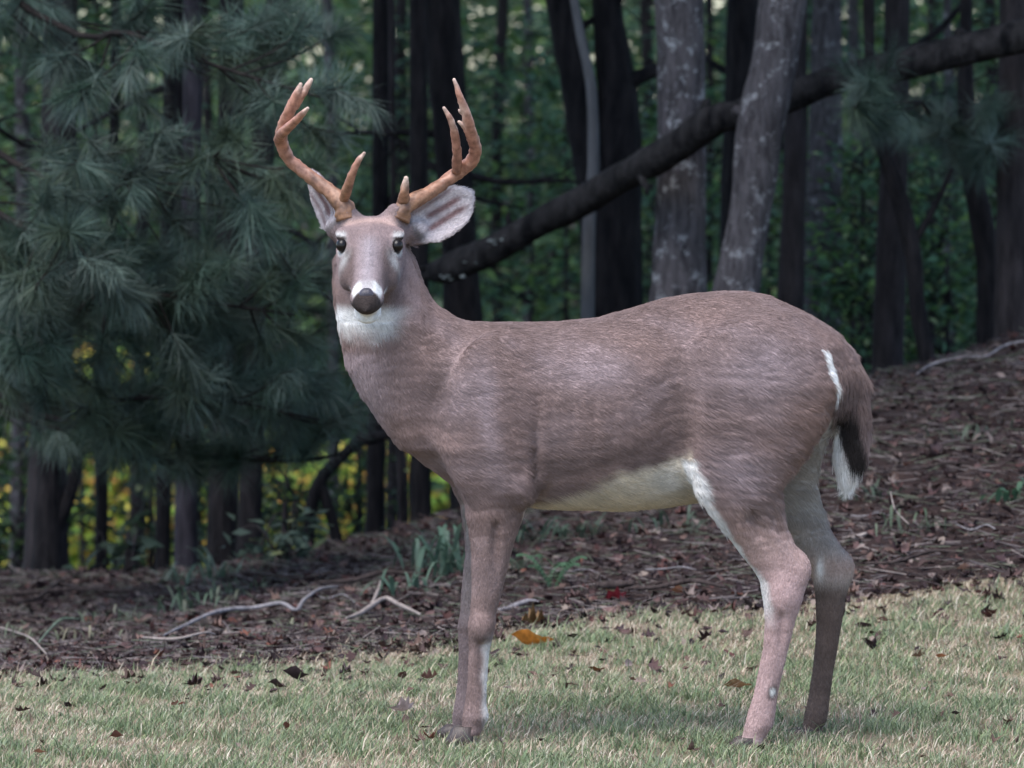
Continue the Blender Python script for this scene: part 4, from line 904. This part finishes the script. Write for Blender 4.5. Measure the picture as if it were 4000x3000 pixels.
pine('white pine at the left whose soft blue-green boughs hang behind the antlers', (-2.9, 6.3), [
    ([3.0, (150, 60, 5.6), (500, 130, 5.2), (850, 260, 4.9), (1250, 380, 4.8)], tf([(180, 170), (330, 60), (450, 80), (600, 230), (700, 300), (560, 130)], 24, (40, 10, 760, 260), 4.7, 6.0)),
    ([2.4, (60, 640, 5.4), (400, 700, 5.1), (700, 640, 4.8), (900, 600, 4.7)], tf([(190, 300), (440, 340), (370, 420), (520, 350), (250, 380), (600, 450), (660, 400), (410, 520), (400, 600), (430, 660)], 15, (60, 270, 700, 480), 4.4, 5.4)),
    ([2.2, (20, 850, 4.9), (180, 860, 4.6), (330, 900, 4.5)], tf([(90, 440), (60, 560), (150, 500), (30, 480), (20, 640), (300, 520), (210, 580)], 13, (0, 400, 330, 650), 4.2, 5.0)),
    ([1.8, (100, 1200, 5.2), (420, 1130, 5.0), (800, 1180, 4.8), (1150, 1230, 4.8)], tf([(350, 620), (450, 700), (550, 720), (640, 640), (500, 560), (700, 760), (410, 760), (390, 820), (440, 800)], 36, (120, 540, 720, 800), 4.7, 5.8)),
    ([1.5, (0, 1290, 4.8), (70, 1260, 4.6)], tf([(60, 700), (20, 760), (90, 690), (20, 830)], 6, (0, 660, 120, 860), 4.4, 5.0)),
    ([1.4, (150, 1620, 5.4), (500, 1560, 5.2), (850, 1560, 5.0), (1250, 1640, 5.1)], tf([(300, 850), (420, 880), (520, 860), (600, 860), (670, 900), (400, 820), (200, 840)], 30, (120, 770, 740, 930), 4.8, 6.0)),
    ([1.2, (400, 1750, 6.0), (800, 1780, 5.8), (1150, 1800, 5.7), (1400, 1760, 5.6)], tf([(520, 990), (620, 980), (700, 950), (740, 880), (240, 960), (160, 980)], 12, (100, 900, 760, 1010), 5.5, 6.4))], 5)
pine('second pine beyond the right edge with one hazy green bough under the fallen log', (4.0, 10.5), [
    ([2.9, (3900, 430, 8.4), (3600, 400, 7.2), (3360, 410, 6.5)], [(3385, 340, 6.5), (3430, 300, 6.6), (3330, 420, 6.4), (3400, 470, 6.6), (3480, 420, 6.9)] + tf([(1900, 250), (1960, 270), (2030, 290), (2100, 280), (2150, 310)], 8, (1880, 210, 2200, 330), 7.2, 8.6))], 9)

# ------------------------------------------------------------------ lawn grass, litter
def grass(n):
    r = np.random.default_rng(8); x = r.uniform(-2.2, 2.2, n); y = -1.0 + (r.random(n) ** .9) * 3.7
    e = lawn_edge(x) - .12 + .18 * np.sin(x * 5 + 1) * np.sin(x * 2.3) + r.normal(size=n) * .20; k = y < e; fk = vnoise(np.column_stack([x, y * .6, 0 * x]), 7, 9) + .6 * vnoise(np.column_stack([x, y * .6, 0 * x]), 19, 3); k &= r.random(n) < sstep(-1.1, -.1, fk) * .85 + .15; x, y = x[k], y[k]; n = len(x)
    P = np.column_stack([x, y, zgr(x, y) - .002]); f = .9 * vnoise(P * np.array([1, .6, 1]), 4.0, 2) + .9 * vnoise(P * np.array([1, .6, 1]), 12, 5)
    h = r.uniform(.009, .028, n) * (1 + .42 * f); h *= 1 + .8 * (r.random(n) < .06); th = r.uniform(0, 2 * math.pi, n); ln = r.uniform(.2, 1.3, n) * h
    d = np.column_stack([np.cos(th), np.sin(th), 0 * th]); sd = np.column_stack([-np.sin(th + .6), np.cos(th + .6), 0 * th]); w = (r.uniform(.0009, .0020, n))[:, None]; up = np.array([0, 0, 1.0])
    V = np.empty((n, 5, 3)); H1 = h[:, None]; l1 = ln[:, None]
    V[:, 0] = P - sd * w; V[:, 1] = P + sd * w; m = P + up * H1 * .6 + d * l1 * .35; V[:, 2] = m + sd * w * .8; V[:, 3] = m - sd * w * .8; V[:, 4] = P + up * H1 + d * l1
    q = np.arange(n)[:, None] * 5; F = np.concatenate([q + np.array([[0, 1, 2]]), q + np.array([[0, 2, 3]]), q + np.array([[3, 2, 4]])])
    green = np.array([[.175, .23, .115], [.225, .27, .13], [.15, .205, .11], [.275, .30, .18], [.21, .25, .16]]); straw = np.array([[.50, .41, .30], [.42, .32, .24], [.58, .51, .40], [.33, .23, .175]])
    C = pick(green, n, r); dry = r.random(n) < np.clip(.48 - .40 * f + .35 * sstep(-.5, 0, y - lawn_edge(x)), .08, .95); C[dry] = pick(straw, dry.sum(), r)
    obj('grass', npmesh('grass', V.reshape(-1, 3), F, MAT_GRASS, np.repeat(C, 5, 0), smooth=False), kind='stuff')
grass(360000)
DEADS = .68 * np.array([[.085, .047, .047], [.055, .032, .036], [.12, .070, .066], [.040, .025, .029], [.055, .036, .040], [.10, .044, .040], [.22, .17, .155], [.07, .045, .042], [.16, .10, .085], [.05, .034, .034]])
def leaf_shape(kind, L_, r, curl=.35):
    if kind == 'oak':
        out = [(0, 0), (.12, .06), (.2, .24), (.32, .12), (.45, .34), (.58, .16), (.72, .30), (.82, .14), (1, 0)]
    elif kind == 'maple':
        out = [(0, 0), (.05, .1), (-.02, .38), (.22, .30), (.32, .5), (.48, .22), (.68, .32), (.66, .12), (1, 0)]
    else:
        out = [(0, 0), (.1, .12), (.25, .21), (.42, .25), (.6, .23), (.76, .16), (.9, .07), (1, 0)]
    top = [(a, b) for a, b in out]; m = len(top); V = []; F = []
    for a, b in top: V.append((a, 0, 0))
    for sg in (1, -1):
        for a, b in top: V.append((a, sg * b, 0))
    for i in range(m - 1):
        F.append([i, i + 1, m + i + 1, m + i]); F.append([i + 1, i, 2 * m + i, 2 * m + i + 1])
    V = np.array(V, float); c1, c2 = r.uniform(.1, curl) * 2.2, r.uniform(-.4, .9) * curl
    V[:, 2] = c1 * V[:, 1] ** 2 * 2 + c2 * (V[:, 0] - .5) ** 2 + .05 * np.sin(V[:, 0] * 9 + V[:, 1] * 7); V[:, 0] -= .5
    return V * L_, F
def litter(n):
    r = np.random.default_rng(14); VV, FF, CC = [], [], []; shapes = []
    for k in range(24): shapes.append(leaf_shape(['oak', 'maple', 'oval', 'oval'][k % 4], 1.0, r, .7))
    x = r.uniform(-2.6, 3.0, n); y = 1.9 + (r.random(n) ** 1.15) * 7; nl = n // 14; y[:nl] = lawn_edge(x[:nl]) - r.exponential(.45, nl); e = np.where(np.arange(n) < nl, -9, lawn_edge(x)); k = (y > e - .10 * np.abs(r.normal(size=n))) | (r.random(n) < .0); x, y = x[k], y[k]; o = 0
    z = zgr(x, y); col = pick(DEADS, len(x), r, .35)
    for i in range(len(x)):
        V, F = shapes[i % 24]; m = Matrix.Rotation(r.uniform(0, 6.28), 3, 'Z') @ Matrix.Rotation(r.normal() * .38, 3, 'X') @ Matrix.Rotation(r.normal() * .38, 3, 'Y')
        q = (V * r.uniform(.018, .052)) @ np.array(m).T + np.array([x[i], y[i], z[i] + r.uniform(.004, .028)]); VV.append(q); FF.append([[j + o for j in f] for f in F]); CC.append(np.repeat(col[i][None], len(V), 0)); o += len(V)
    V = np.vstack(VV); F = np.array([f for g in FF for f in g])
    obj('leaf_litter', npmesh('leaf_litter', V, F, MAT_DEAD, np.vstack(CC)), kind='stuff')
litter(15000)
# twig and needle litter
def twigs(n):
    r = np.random.default_rng(15); x = r.uniform(-2.4, 2.8, n); y = 1.8 + r.random(n) ** 1.1 * 6.5; k = y > lawn_edge(x) - .05; x, y = x[k], y[k]; n = len(x)
    P = np.column_stack([x, y, zgr(x, y) + r.uniform(.004, .03, n)]); th = r.uniform(0, 6.28, n); d = np.column_stack([np.cos(th), np.sin(th), r.normal(size=n) * .16]); l = r.uniform(.03, .14, n)[:, None]
    sd = unit(np.cross(d, [0, 0, 1.0])); w = r.uniform(.0006, .0022, n)[:, None]; up = np.array([0, 0, 1.0])
    V = np.empty((n, 6, 3)); bend = r.normal(size=(n, 1)) * .012
    for j, t in enumerate((-.5, .5)):
        c = P + d * l * t; V[:, j * 3] = c - sd * w; V[:, j * 3 + 1] = c + sd * w; V[:, j * 3 + 2] = c + up * w * 1.6
    q = np.arange(n)[:, None] * 6; F = np.concatenate([q + np.array([[0, 1, 4, 3]]), q + np.array([[1, 2, 5, 4]]), q + np.array([[2, 0, 3, 5]])])
    C = pick(np.array([[.06, .042, .038], [.12, .10, .10], [.035, .026, .026], [.18, .15, .14], [.09, .10, .07]]), n, r)
    obj('twig_litter', npmesh('twig_litter', V.reshape(-1, 3), F, MAT_DEAD, np.repeat(C, 6, 0)), kind='stuff')
twigs(20000)

# individual fallen leaves
def single_leaf(px, py, Lm, col, kind, rot, tilt, label, group=None, curl=.6, seed=0, name='fallen_leaf', mesh=None, xy=None, lift=.012):
    if xy is None:
        # where the sight line meets the ground
        y = 0.0
        for _ in range(40):
            p = W(px, py, y); g = float(zgr(p[0], p[1])); y += (p[2] - g) * 6.0; y = max(-1.5, min(9, y))
        xy = (W(px, py, y)[0], y)
    r = np.random.default_rng(seed)
    if mesh is None:
        V, F = leaf_shape(kind, Lm, r, curl); mesh = npmesh('fallen_leaf', V, F, MAT_DEAD, np.repeat(np.array(col)[None], len(V), 0))
    o = obj(name, mesh, None, (xy[0], xy[1], float(zgr(*xy)) + lift)); o.rotation_euler = (tilt[0], tilt[1], rot); tag(o, label, 'leaf', group); return o
single_leaf(2075, 2545, .125, (.52, .19, .035), 'oval', -.25, (-.75, .1), 'large bright orange dead leaf lying on the lawn right of the fore legs', seed=1, curl=.5, lift=.03)
single_leaf(2420, 2365, .085, (.30, .035, .05), 'maple', .3, (-.5, 0), 'crimson dead leaf at the edge of the litter under the belly', seed=2, lift=.025)
single_leaf(2400, 2330, .085, (.50, .36, .24), 'oval', 0, (-.6, 0), 'pale buff dead leaf just above the crimson one', seed=3, lift=.02)
single_leaf(2085, 2460, .09, (.13, .075, .035), 'oak', .2, (-.3, 0), 'curled brown leaf above the bright orange leaf', seed=4, curl=1.2, lift=.02)
single_leaf(1155, 2690, .075, (.045, .028, .03), 'oval', .3, (-.6, .2), 'dark curled leaf on the lawn, the larger of a touching pair', seed=5, curl=1.4, lift=.028)
single_leaf(1085, 2712, .06, (.055, .036, .034), 'oval', -.4, (-.4, .2), 'dark curled leaf on the lawn, the smaller of a touching pair', seed=6, curl=1.4, lift=.022)
single_leaf(1680, 2685, .055, (.20, .10, .085), 'oak', .4, (-.7, 0), 'reddish brown leaf with upturned edge left of the fore hooves', seed=7, curl=1.0, lift=.026)
single_leaf(1590, 2815, .065, (.50, .38, .38), 'maple', .9, (-.7, .1), 'pale pinkish leaf standing in the grass left of the fore hooves', seed=8, lift=.03)
single_leaf(455, 2920, .04, (.16, .07, .05), 'oval', .5, (-.5, 0), 'small russet curled leaf in the grass at the bottom left', seed=9, curl=1.3, lift=.026)
single_leaf(155, 2985, .035, (.36, .17, .11), 'oval', .1, (-.4, 0), 'small orange-brown leaf at the very bottom left', seed=10, lift=.028)
single_leaf(695, 2790, .045, (.30, .12, .10), 'oak', .2, (-.5, 0), 'small pinkish red leaf on the lawn below the dark pair', seed=11, lift=.026)
single_leaf(2330, 2655, .05, (.16, .07, .035), 'oval', -.3, (-.5, 0), 'thin brown leaf on the lawn under the belly', seed=12, lift=.026)
single_leaf(2660, 2340, .065, (.36, .16, .09), 'oval', 0, (-.6, 0), 'orange brown leaf lying before the near hind leg', seed=13, lift=.022)
single_leaf(2880, 2720, .08, (.28, .16, .09), 'oval', .1, (-.5, 0), 'long tan leaf on the lawn before the near hind hoof', seed=14, lift=.026)
single_leaf(3590, 2600, .05, (.20, .12, .085), 'oak', .6, (-.5, 0), 'brown leaf on the lawn upper right of the far hind leg', seed=15, lift=.026)
single_leaf(3460, 2460, .055, (.26, .14, .12), 'oval', -.4, (-.4, 0), 'pinkish brown leaf lying right of the far hock', seed=16, lift=.026)
single_leaf(3770, 2250, .06, (.42, .24, .17), 'oval', .2, (-.5, 0), 'pale orange leaf where lawn meets litter at the right', seed=17, lift=.022)
single_leaf(3735, 2830, .03, (.05, .03, .03), 'oval', .2, (-.5, 0), 'tiny dark curled leaf in the grass at the lower right', seed=18, curl=1.3, lift=.026)
single_leaf(3680, 2605, .04, (.36, .15, .08), 'oval', .2, (-.5, 0), 'small orange leaf on the lawn beside the brown one at right', seed=19, lift=.028)
single_leaf(1100, 2530, .05, (.26, .13, .10), 'oak', .2, (-.5, 0), 'pale russet leaf at the lawn edge under the long bent stick', seed=20, lift=.026)
rl = np.random.default_rng(31)
kinds_ = [('mid-brown', (.11, .068, .055)), ('dark brown', (.055, .035, .033)), ('pale tan', (.20, .155, .13)), ('rusty', (.15, .062, .044))]
protos = []
for i, (lab, c) in enumerate(kinds_):
    for j, (kd, kw) in enumerate((('oak', 'lobed'), ('oval', 'oval'), ('maple', 'pointed maple-like'))):
        V, F = leaf_shape(kd, 1.0, rl, .8); protos.append((lab + ' ' + kw + ' dead leaf', npmesh('fallen_leaf', V, F, MAT_DEAD, np.repeat(np.array(c)[None], len(V), 0)), c))
cnt_l = 0
while cnt_l < 275:
    x = float(rl.uniform(-1.6, 1.9)); yv = float(2.0 + rl.random() ** 1.4 * 2.8); on_lawn = rl.random() < .22
    if on_lawn: yv = float(rl.uniform(-.5, 2.0))
    elif yv < lawn_edge(x) - .15: continue
    lab, me, c = protos[min(11, int(abs(rl.normal()) * 4.2))] if rl.random() < .5 else protos[rl.integers(0, len(protos))]
    sz = float(rl.uniform(.025, .055)) * (.7 if on_lawn else 1)
    where = 'in the lawn grass' if on_lawn else ('low on the bank' if yv < 3.2 else 'higher on the bank'); k_ = 1 + .13 * yv / 2
    side = 'far left of the deer' if x < -.9 else 'left of the fore legs' if x < -.15 else 'between fore and hind legs' if x < .6 else 'by the hind legs' if x < .95 else 'right of the deer'
    o = single_leaf(0, 0, 1, c, '', float(rl.uniform(0, 6.28)), (float(rl.normal() * .4), float(rl.normal() * .4)), 'small ' + lab + ' ' + where + ' ' + side, 'small dead leaves on the ground', mesh=me, xy=(x, yv), lift=.024 if on_lawn else .022)
    o.scale = (sz, sz, sz); cnt_l += 1

# sticks
def gpoint(px, py, lift):
    y = 2.0
    for _ in range(60):
        p = W(px, py, y); y += (p[2] - float(zgr(p[0], p[1])) - lift) * 5.0; y = max(-1.5, min(8, y))
    return W(px, py, y)
MAT_STICK = mat_bark('weathered_stick', (.13, .12, .128), (.32, .295, .305), None, furrow=.6, fscale=60)
MAT_STICKD = mat_bark('damp_stick', (.025, .018, .018), (.08, .06, .055), None, furrow=.8, fscale=50)
MAT_STICKP = mat_bark('pale_stick', (.19, .155, .14), (.36, .305, .28), None, furrow=.5, fscale=60)
MAT_STICKG = mat_plain('green_stem', (.12, .16, .11), .6, .3)
def stick(label, pts, mat, lift=.045, name='stick', extra=()):
    P = [gpoint(a, b, lift + (q[0] if q else 0)) for a, b, w, *q in pts]; R = [w * scale_at(p[1]) * .40 for p, (a, b, w, *q) in zip(P, pts)]
    base = P[len(P) // 2] * 1; base[2] -= lift
    parts = [tube([p + np.array([0, 0, .006 * math.sin(3.7 * k)]) for k, p in enumerate(P)], R, 8, 6, .30, 45)]
    for e in extra:
        P2 = [gpoint(a, b, lift + (q[0] if q else 0)) for a, b, w, *q in e]; parts.append(tube(P2, [w * scale_at(p[1]) * .5 for p, (a, b, w, *q) in zip(P2, e)], 7, 4, .16, 40))
    V, F = merge(parts); o = obj(name, rebase(npmesh(name, V, F, mat), base), None, base); tag(o, label, 'stick'); return o
stick('long pale bent stick lying along the bank left of the deer', [(640, 2480, 10), (720, 2440, 18), (850, 2395, 22), (1000, 2365, 22), (1100, 2362, 20), (1155, 2380, 20), (1190, 2340, 18), (1250, 2305, 14), (1320, 2285, 8)], MAT_STICK)
stick('thin straight pinkish stick below the long bent one', [(560, 2490, 10), (680, 2492, 15), (800, 2478, 12), (840, 2470, 8)], MAT_STICKP)
stick('bleached forked stick near the fore legs', [(1350, 2415, 10), (1410, 2390, 26), (1500, 2345, 24), (1560, 2355, 22), (1640, 2405, 14)], MAT_STICKP, .045, extra=[[(1450, 2365, 14), (1475, 2310, 14), (1490, 2268, 12)]])
stick('grey broken stick lying just right of the fore leg', [(1950, 2385, 22), (2000, 2368, 30), (2060, 2355, 24), (2110, 2345, 12)], MAT_STICK, .025)
stick('dark long stick on the litter under the belly', [(2440, 2300, 12), (2560, 2290, 24), (2700, 2275, 26), (2830, 2285, 16)], MAT_STICKD, .045)
stick('short brown log piece on the litter under the belly', [(2330, 2285, 30), (2400, 2280, 42), (2470, 2285, 32)], MAT_STICKD, .045)
stick('dark stick running along the crest at the far left', [(-40, 2325, 14), (120, 2312, 22), (300, 2306, 20), (470, 2300, 20), (620, 2295, 10)], MAT_STICKD, .045)
stick('dark branched stick on the crest below the forked trunk', [(60, 2355, 12), (150, 2330, 20), (235, 2275, 18), (250, 2268, 10)], MAT_STICKD, .045, extra=[[(225, 2275, 12), (290, 2292, 14), (345, 2305, 8)]])
stick('dark stick across the crest below the stout black trunk', [(930, 2232, 8), (1010, 2236, 14), (1090, 2255, 12), (1180, 2250, 10), (1300, 2240, 8)], MAT_STICKD, .045)
stick('thin greenish arched stalk at the far left', [(150, 2510, 8), (190, 2460, 11), (240, 2425, 12), (310, 2410, 8)], MAT_STICKG, .045)
stick('thin pale stalk crossing toward the greenish arched one', [(0, 2450, 8), (60, 2465, 10), (120, 2500, 10), (180, 2545, 8)], MAT_STICKP, .045)
stick('short upright pale twig on the bank right of the tail', [(3478, 1920, 6, .08), (3492, 1975, 8, .05), (3505, 2010, 8, .02), (3550, 2040, 6)], MAT_STICKP, .045)
stick('long pale stick along the top of the bank at the right', [(3580, 1462, 6), (3640, 1420, 12), (3760, 1398, 9), (3850, 1385, 11), (3930, 1352, 11), (4040, 1325, 9)], MAT_STICK, .045)
stick('dark stick lying on the bank right of the tail', [(3420, 1840, 8), (3560, 1830, 14), (3700, 1815, 12), (3790, 1800, 6)], MAT_STICKD, .045)
stick('pale chip of wood on the bank beside the far hock', [(3290, 2100, 16), (3340, 2095, 26), (3385, 2090, 14)], MAT_STICKP, .015)
stick('dark stick at the foot of the bank behind the hind legs', [(3380, 2200, 12), (3500, 2190, 18), (3640, 2160, 18), (3760, 2150, 10)], MAT_STICKD, .045)
stick('brown stick across the bank under the chest', [(1230, 2275, 12), (1380, 2262, 22), (1500, 2240, 22), (1640, 2235, 12)], MAT_STICKD, .045)

# green plants on the bank
def blade_plant(px, py, label, n, ln, seed, name='weed', col=((.07, .12, .085), (.10, .15, .11)), spread=.10, wd=.008, cat='plant', group=None):
    b = gpoint(px, py, 0.0); r = np.random.default_rng(seed); VV, FF, CC, o = [], [], [], 0; col = np.array(col)
    t = empty(name, b, label, cat, group); stems = []
    for i in range(n):
        th = r.uniform(0, 6.28); s = np.array([r.normal() * spread * .5, r.normal() * spread * .4, 0]); d = np.array([math.cos(th), math.sin(th) * .7, 0]); l = ln * r.uniform(.5, 1.1); h = l * r.uniform(.4, .95); sd = np.array([-d[1], d[0], .0]) ; sd = sd / np.linalg.norm(sd)
        T = np.linspace(0, 1, 6); c = s + np.outer(T * l * .55, d); c[:, 2] += h * (1.9 * T - 1.25 * T * T); w = wd * r.uniform(.6, 1.2) * np.array([.5, .9, 1, .85, .5, .05])
        V = np.vstack([c - sd * w[:, None], c + sd * w[:, None]]); VV.append(V); FF += [[o + j, o + j + 1, o + 7 + j, o + 6 + j] for j in range(5)]; o += 12; CC.append(np.repeat((col[r.integers(0, len(col))] * r.uniform(.75, 1.3))[None], 12, 0))
    lf = obj('foliage', npmesh('foliage', np.vstack(VV), np.array(FF), MAT_LEAF, np.vstack(CC)), t)
def frond_plant(px, py, label, nf, ln, seed, col=(.075, .15, .085)):
    b = gpoint(px, py, 0.0); r = np.random.default_rng(seed); t = empty('fern', b, label, 'fern')
    for i in range(nf):
        th = r.uniform(0, 6.28); d = np.array([math.cos(th), math.sin(th) * .6, 0]); sd = np.array([-d[1], d[0], 0]); sd /= np.linalg.norm(sd); VV, FF, o = [], [], 0; l = ln * r.uniform(.7, 1.1); T = np.linspace(.12, 1, 15)
        for tt in T:
            c = d * l * .6 * tt; c = c + np.array([0, 0, l * (1.5 * tt - .85 * tt * tt)]); pl = l * .26 * math.sin(min(1, tt * 1.25 + .1) * 3.0) + .004
            for sg in (-1, 1):
                q = sd * sg * pl; f = d * l * .035; V = [c - f * .5, c + q * .5 - f * .6 + [0, 0, .006], c + q + [0, 0, -.004] + f * .6, c + q * .5 + f * .8 + [0, 0, .004]]; VV += V; FF.append([o, o + 1, o + 2, o + 3]); o += 4
        C = np.repeat((np.array(col) * r.uniform(.8, 1.25))[None], len(VV), 0); obj('frond', npmesh('frond', np.array(VV), np.array(FF), MAT_LEAF, C, smooth=False), t)
blade_plant(1790, 2260, 'tall drooping green weed standing just left of the fore leg', 34, .30, 1, spread=.10)
blade_plant(1690, 2230, 'spreading green weed with strap leaves left of the tall drooping one', 24, .24, 2, spread=.14)
blade_plant(1620, 2330, 'low tangled green weed in front of the strap-leaved weed', 22, .16, 3, spread=.14)
blade_plant(820, 2290, 'pale green weed at the foot of the stout black trunk', 36, .21, 4, spread=.12, wd=.007, col=((.10, .15, .10), (.14, .18, .13)))
blade_plant(690, 2300, 'thin grey-green weed at the foot of the purple-grey trunk', 28, .20, 5, spread=.10, wd=.006, col=((.10, .14, .11), (.14, .17, .13)))
blade_plant(760, 2400, 'low sprawling weed above the long bent stick', 34, .15, 6, spread=.16, wd=.006, col=((.10, .14, .09), (.15, .16, .11)))
blade_plant(70, 2520, 'grey-green tuft of coarse grass at the left edge', 30, .12, 7, spread=.12, wd=.004, col=((.13, .15, .10), (.20, .19, .14)))
blade_plant(340, 2530, 'straw-coloured tuft of coarse grass at the lawn edge', 30, .10, 8, spread=.12, wd=.004, col=((.20, .18, .12), (.15, .16, .10)))
blade_plant(2090, 2120, 'dark green weed behind the near fore leg', 26, .18, 9, spread=.12, wd=.007, col=((.05, .085, .06),))
blade_plant(2260, 2110, 'dim green clump under the front of the belly', 26, .14, 10, spread=.16, wd=.006, col=((.06, .085, .06),))
blade_plant(2640, 2080, 'dim green clump under the rear of the belly', 26, .13, 11, spread=.16, wd=.006, col=((.06, .085, .06),))
blade_plant(3420, 1950, 'low dull green clump on the bank below the tail', 24, .10, 12, spread=.14, wd=.006, col=((.06, .08, .055),))
blade_plant(3985, 1960, 'green leafy weed cut by the right edge of the bank', 18, .11, 13, spread=.08, wd=.010, col=((.06, .12, .07),))
frond_plant(2160, 2320, 'small bright green fern under the front of the belly', 7, .17, 1)
frond_plant(2020, 2260, 'smaller pale fern close behind the fore leg', 5, .11, 2, (.09, .13, .09))
sapling_leaves(1110, 2080, 6.6, .20, .11, 130, np.array([[.05, .075, .06], [.07, .10, .075]]), 'small grey-green bush with drooping leaves beside the wishbone tree', None, 900, leaf=.065, layers=3, name='bush')
sapling_leaves(500, 2160, 7.4, .18, .08, 40, np.array([[.035, .055, .04], [.05, .075, .05]]), 'little bush with broad dull leaves against the yellow glow', None, 901, leaf=.10, layers=2, name='bush')
blade_plant(960, 2330, 'low fine green weed between the long bent stick and the bleached forked one', 30, .13, 21, spread=.14, wd=.005, col=((.09, .13, .08), (.13, .15, .10)))
blade_plant(440, 2440, 'dull olive weed on the bank above the straight pinkish stick', 30, .12, 22, spread=.14, wd=.005, col=((.10, .12, .08), (.14, .14, .10)))
blade_plant(1180, 2480, 'sparse pale grass tuft at the lawn edge below the long bent stick', 26, .10, 23, spread=.14, wd=.004, col=((.17, .17, .11), (.13, .16, .10)))
blade_plant(3600, 2080, 'small dull green weed low on the bank at the right', 26, .11, 24, spread=.14, wd=.005, col=((.07, .10, .06), (.10, .12, .08)))
blade_plant(3800, 1720, 'small grey-green weed high on the bank at the right', 26, .11, 25, spread=.12, wd=.005, col=((.08, .10, .07),))
# thin twigs scattered over the bank
rt = np.random.default_rng(66)
zones = [(60, 2400, 'at the far left of the bank'), (260, 2380, 'below the forked trunk'), (420, 2350, 'below the thin black trunk'), (560, 2390, 'below the narrow dark trunk'), (880, 2330, 'below the stout black trunk'), (1010, 2420, 'in front of the long bent stick'), (1300, 2330, 'below the wishbone tree'), (1560, 2440, 'in front of the bleached forked stick'), (1740, 2400, 'close left of the fore legs'), (2240, 2230, 'under the front of the belly'), (2520, 2150, 'under the middle of the belly'), (2620, 2220, 'under the rear of the belly'), (2760, 2150, 'before the near hind thigh'), (3400, 2010, 'below the tail'), (3520, 1760, 'right of the tail'), (3680, 1930, 'midway up the bank at the right'), (3820, 2060, 'low on the bank at the right'), (3880, 1600, 'high on the bank at the right')]
for a, b, wh in zones:
    an = rt.normal() * .25; ln = rt.uniform(60, 150); k = rt.uniform(-7, 7); w0 = rt.uniform(4, 8)
    stick('thin crooked twig lying ' + wh, [(a - ln, b + ln * an, w0 * .6), (a - ln * .3, b + k, w0), (a + ln * .4, b - k * .6, w0 * .9), (a + ln, b - ln * an, w0 * .4)], (MAT_STICK, MAT_STICKD, MAT_STICKD)[rt.integers(0, 3)], .03, name='twig')
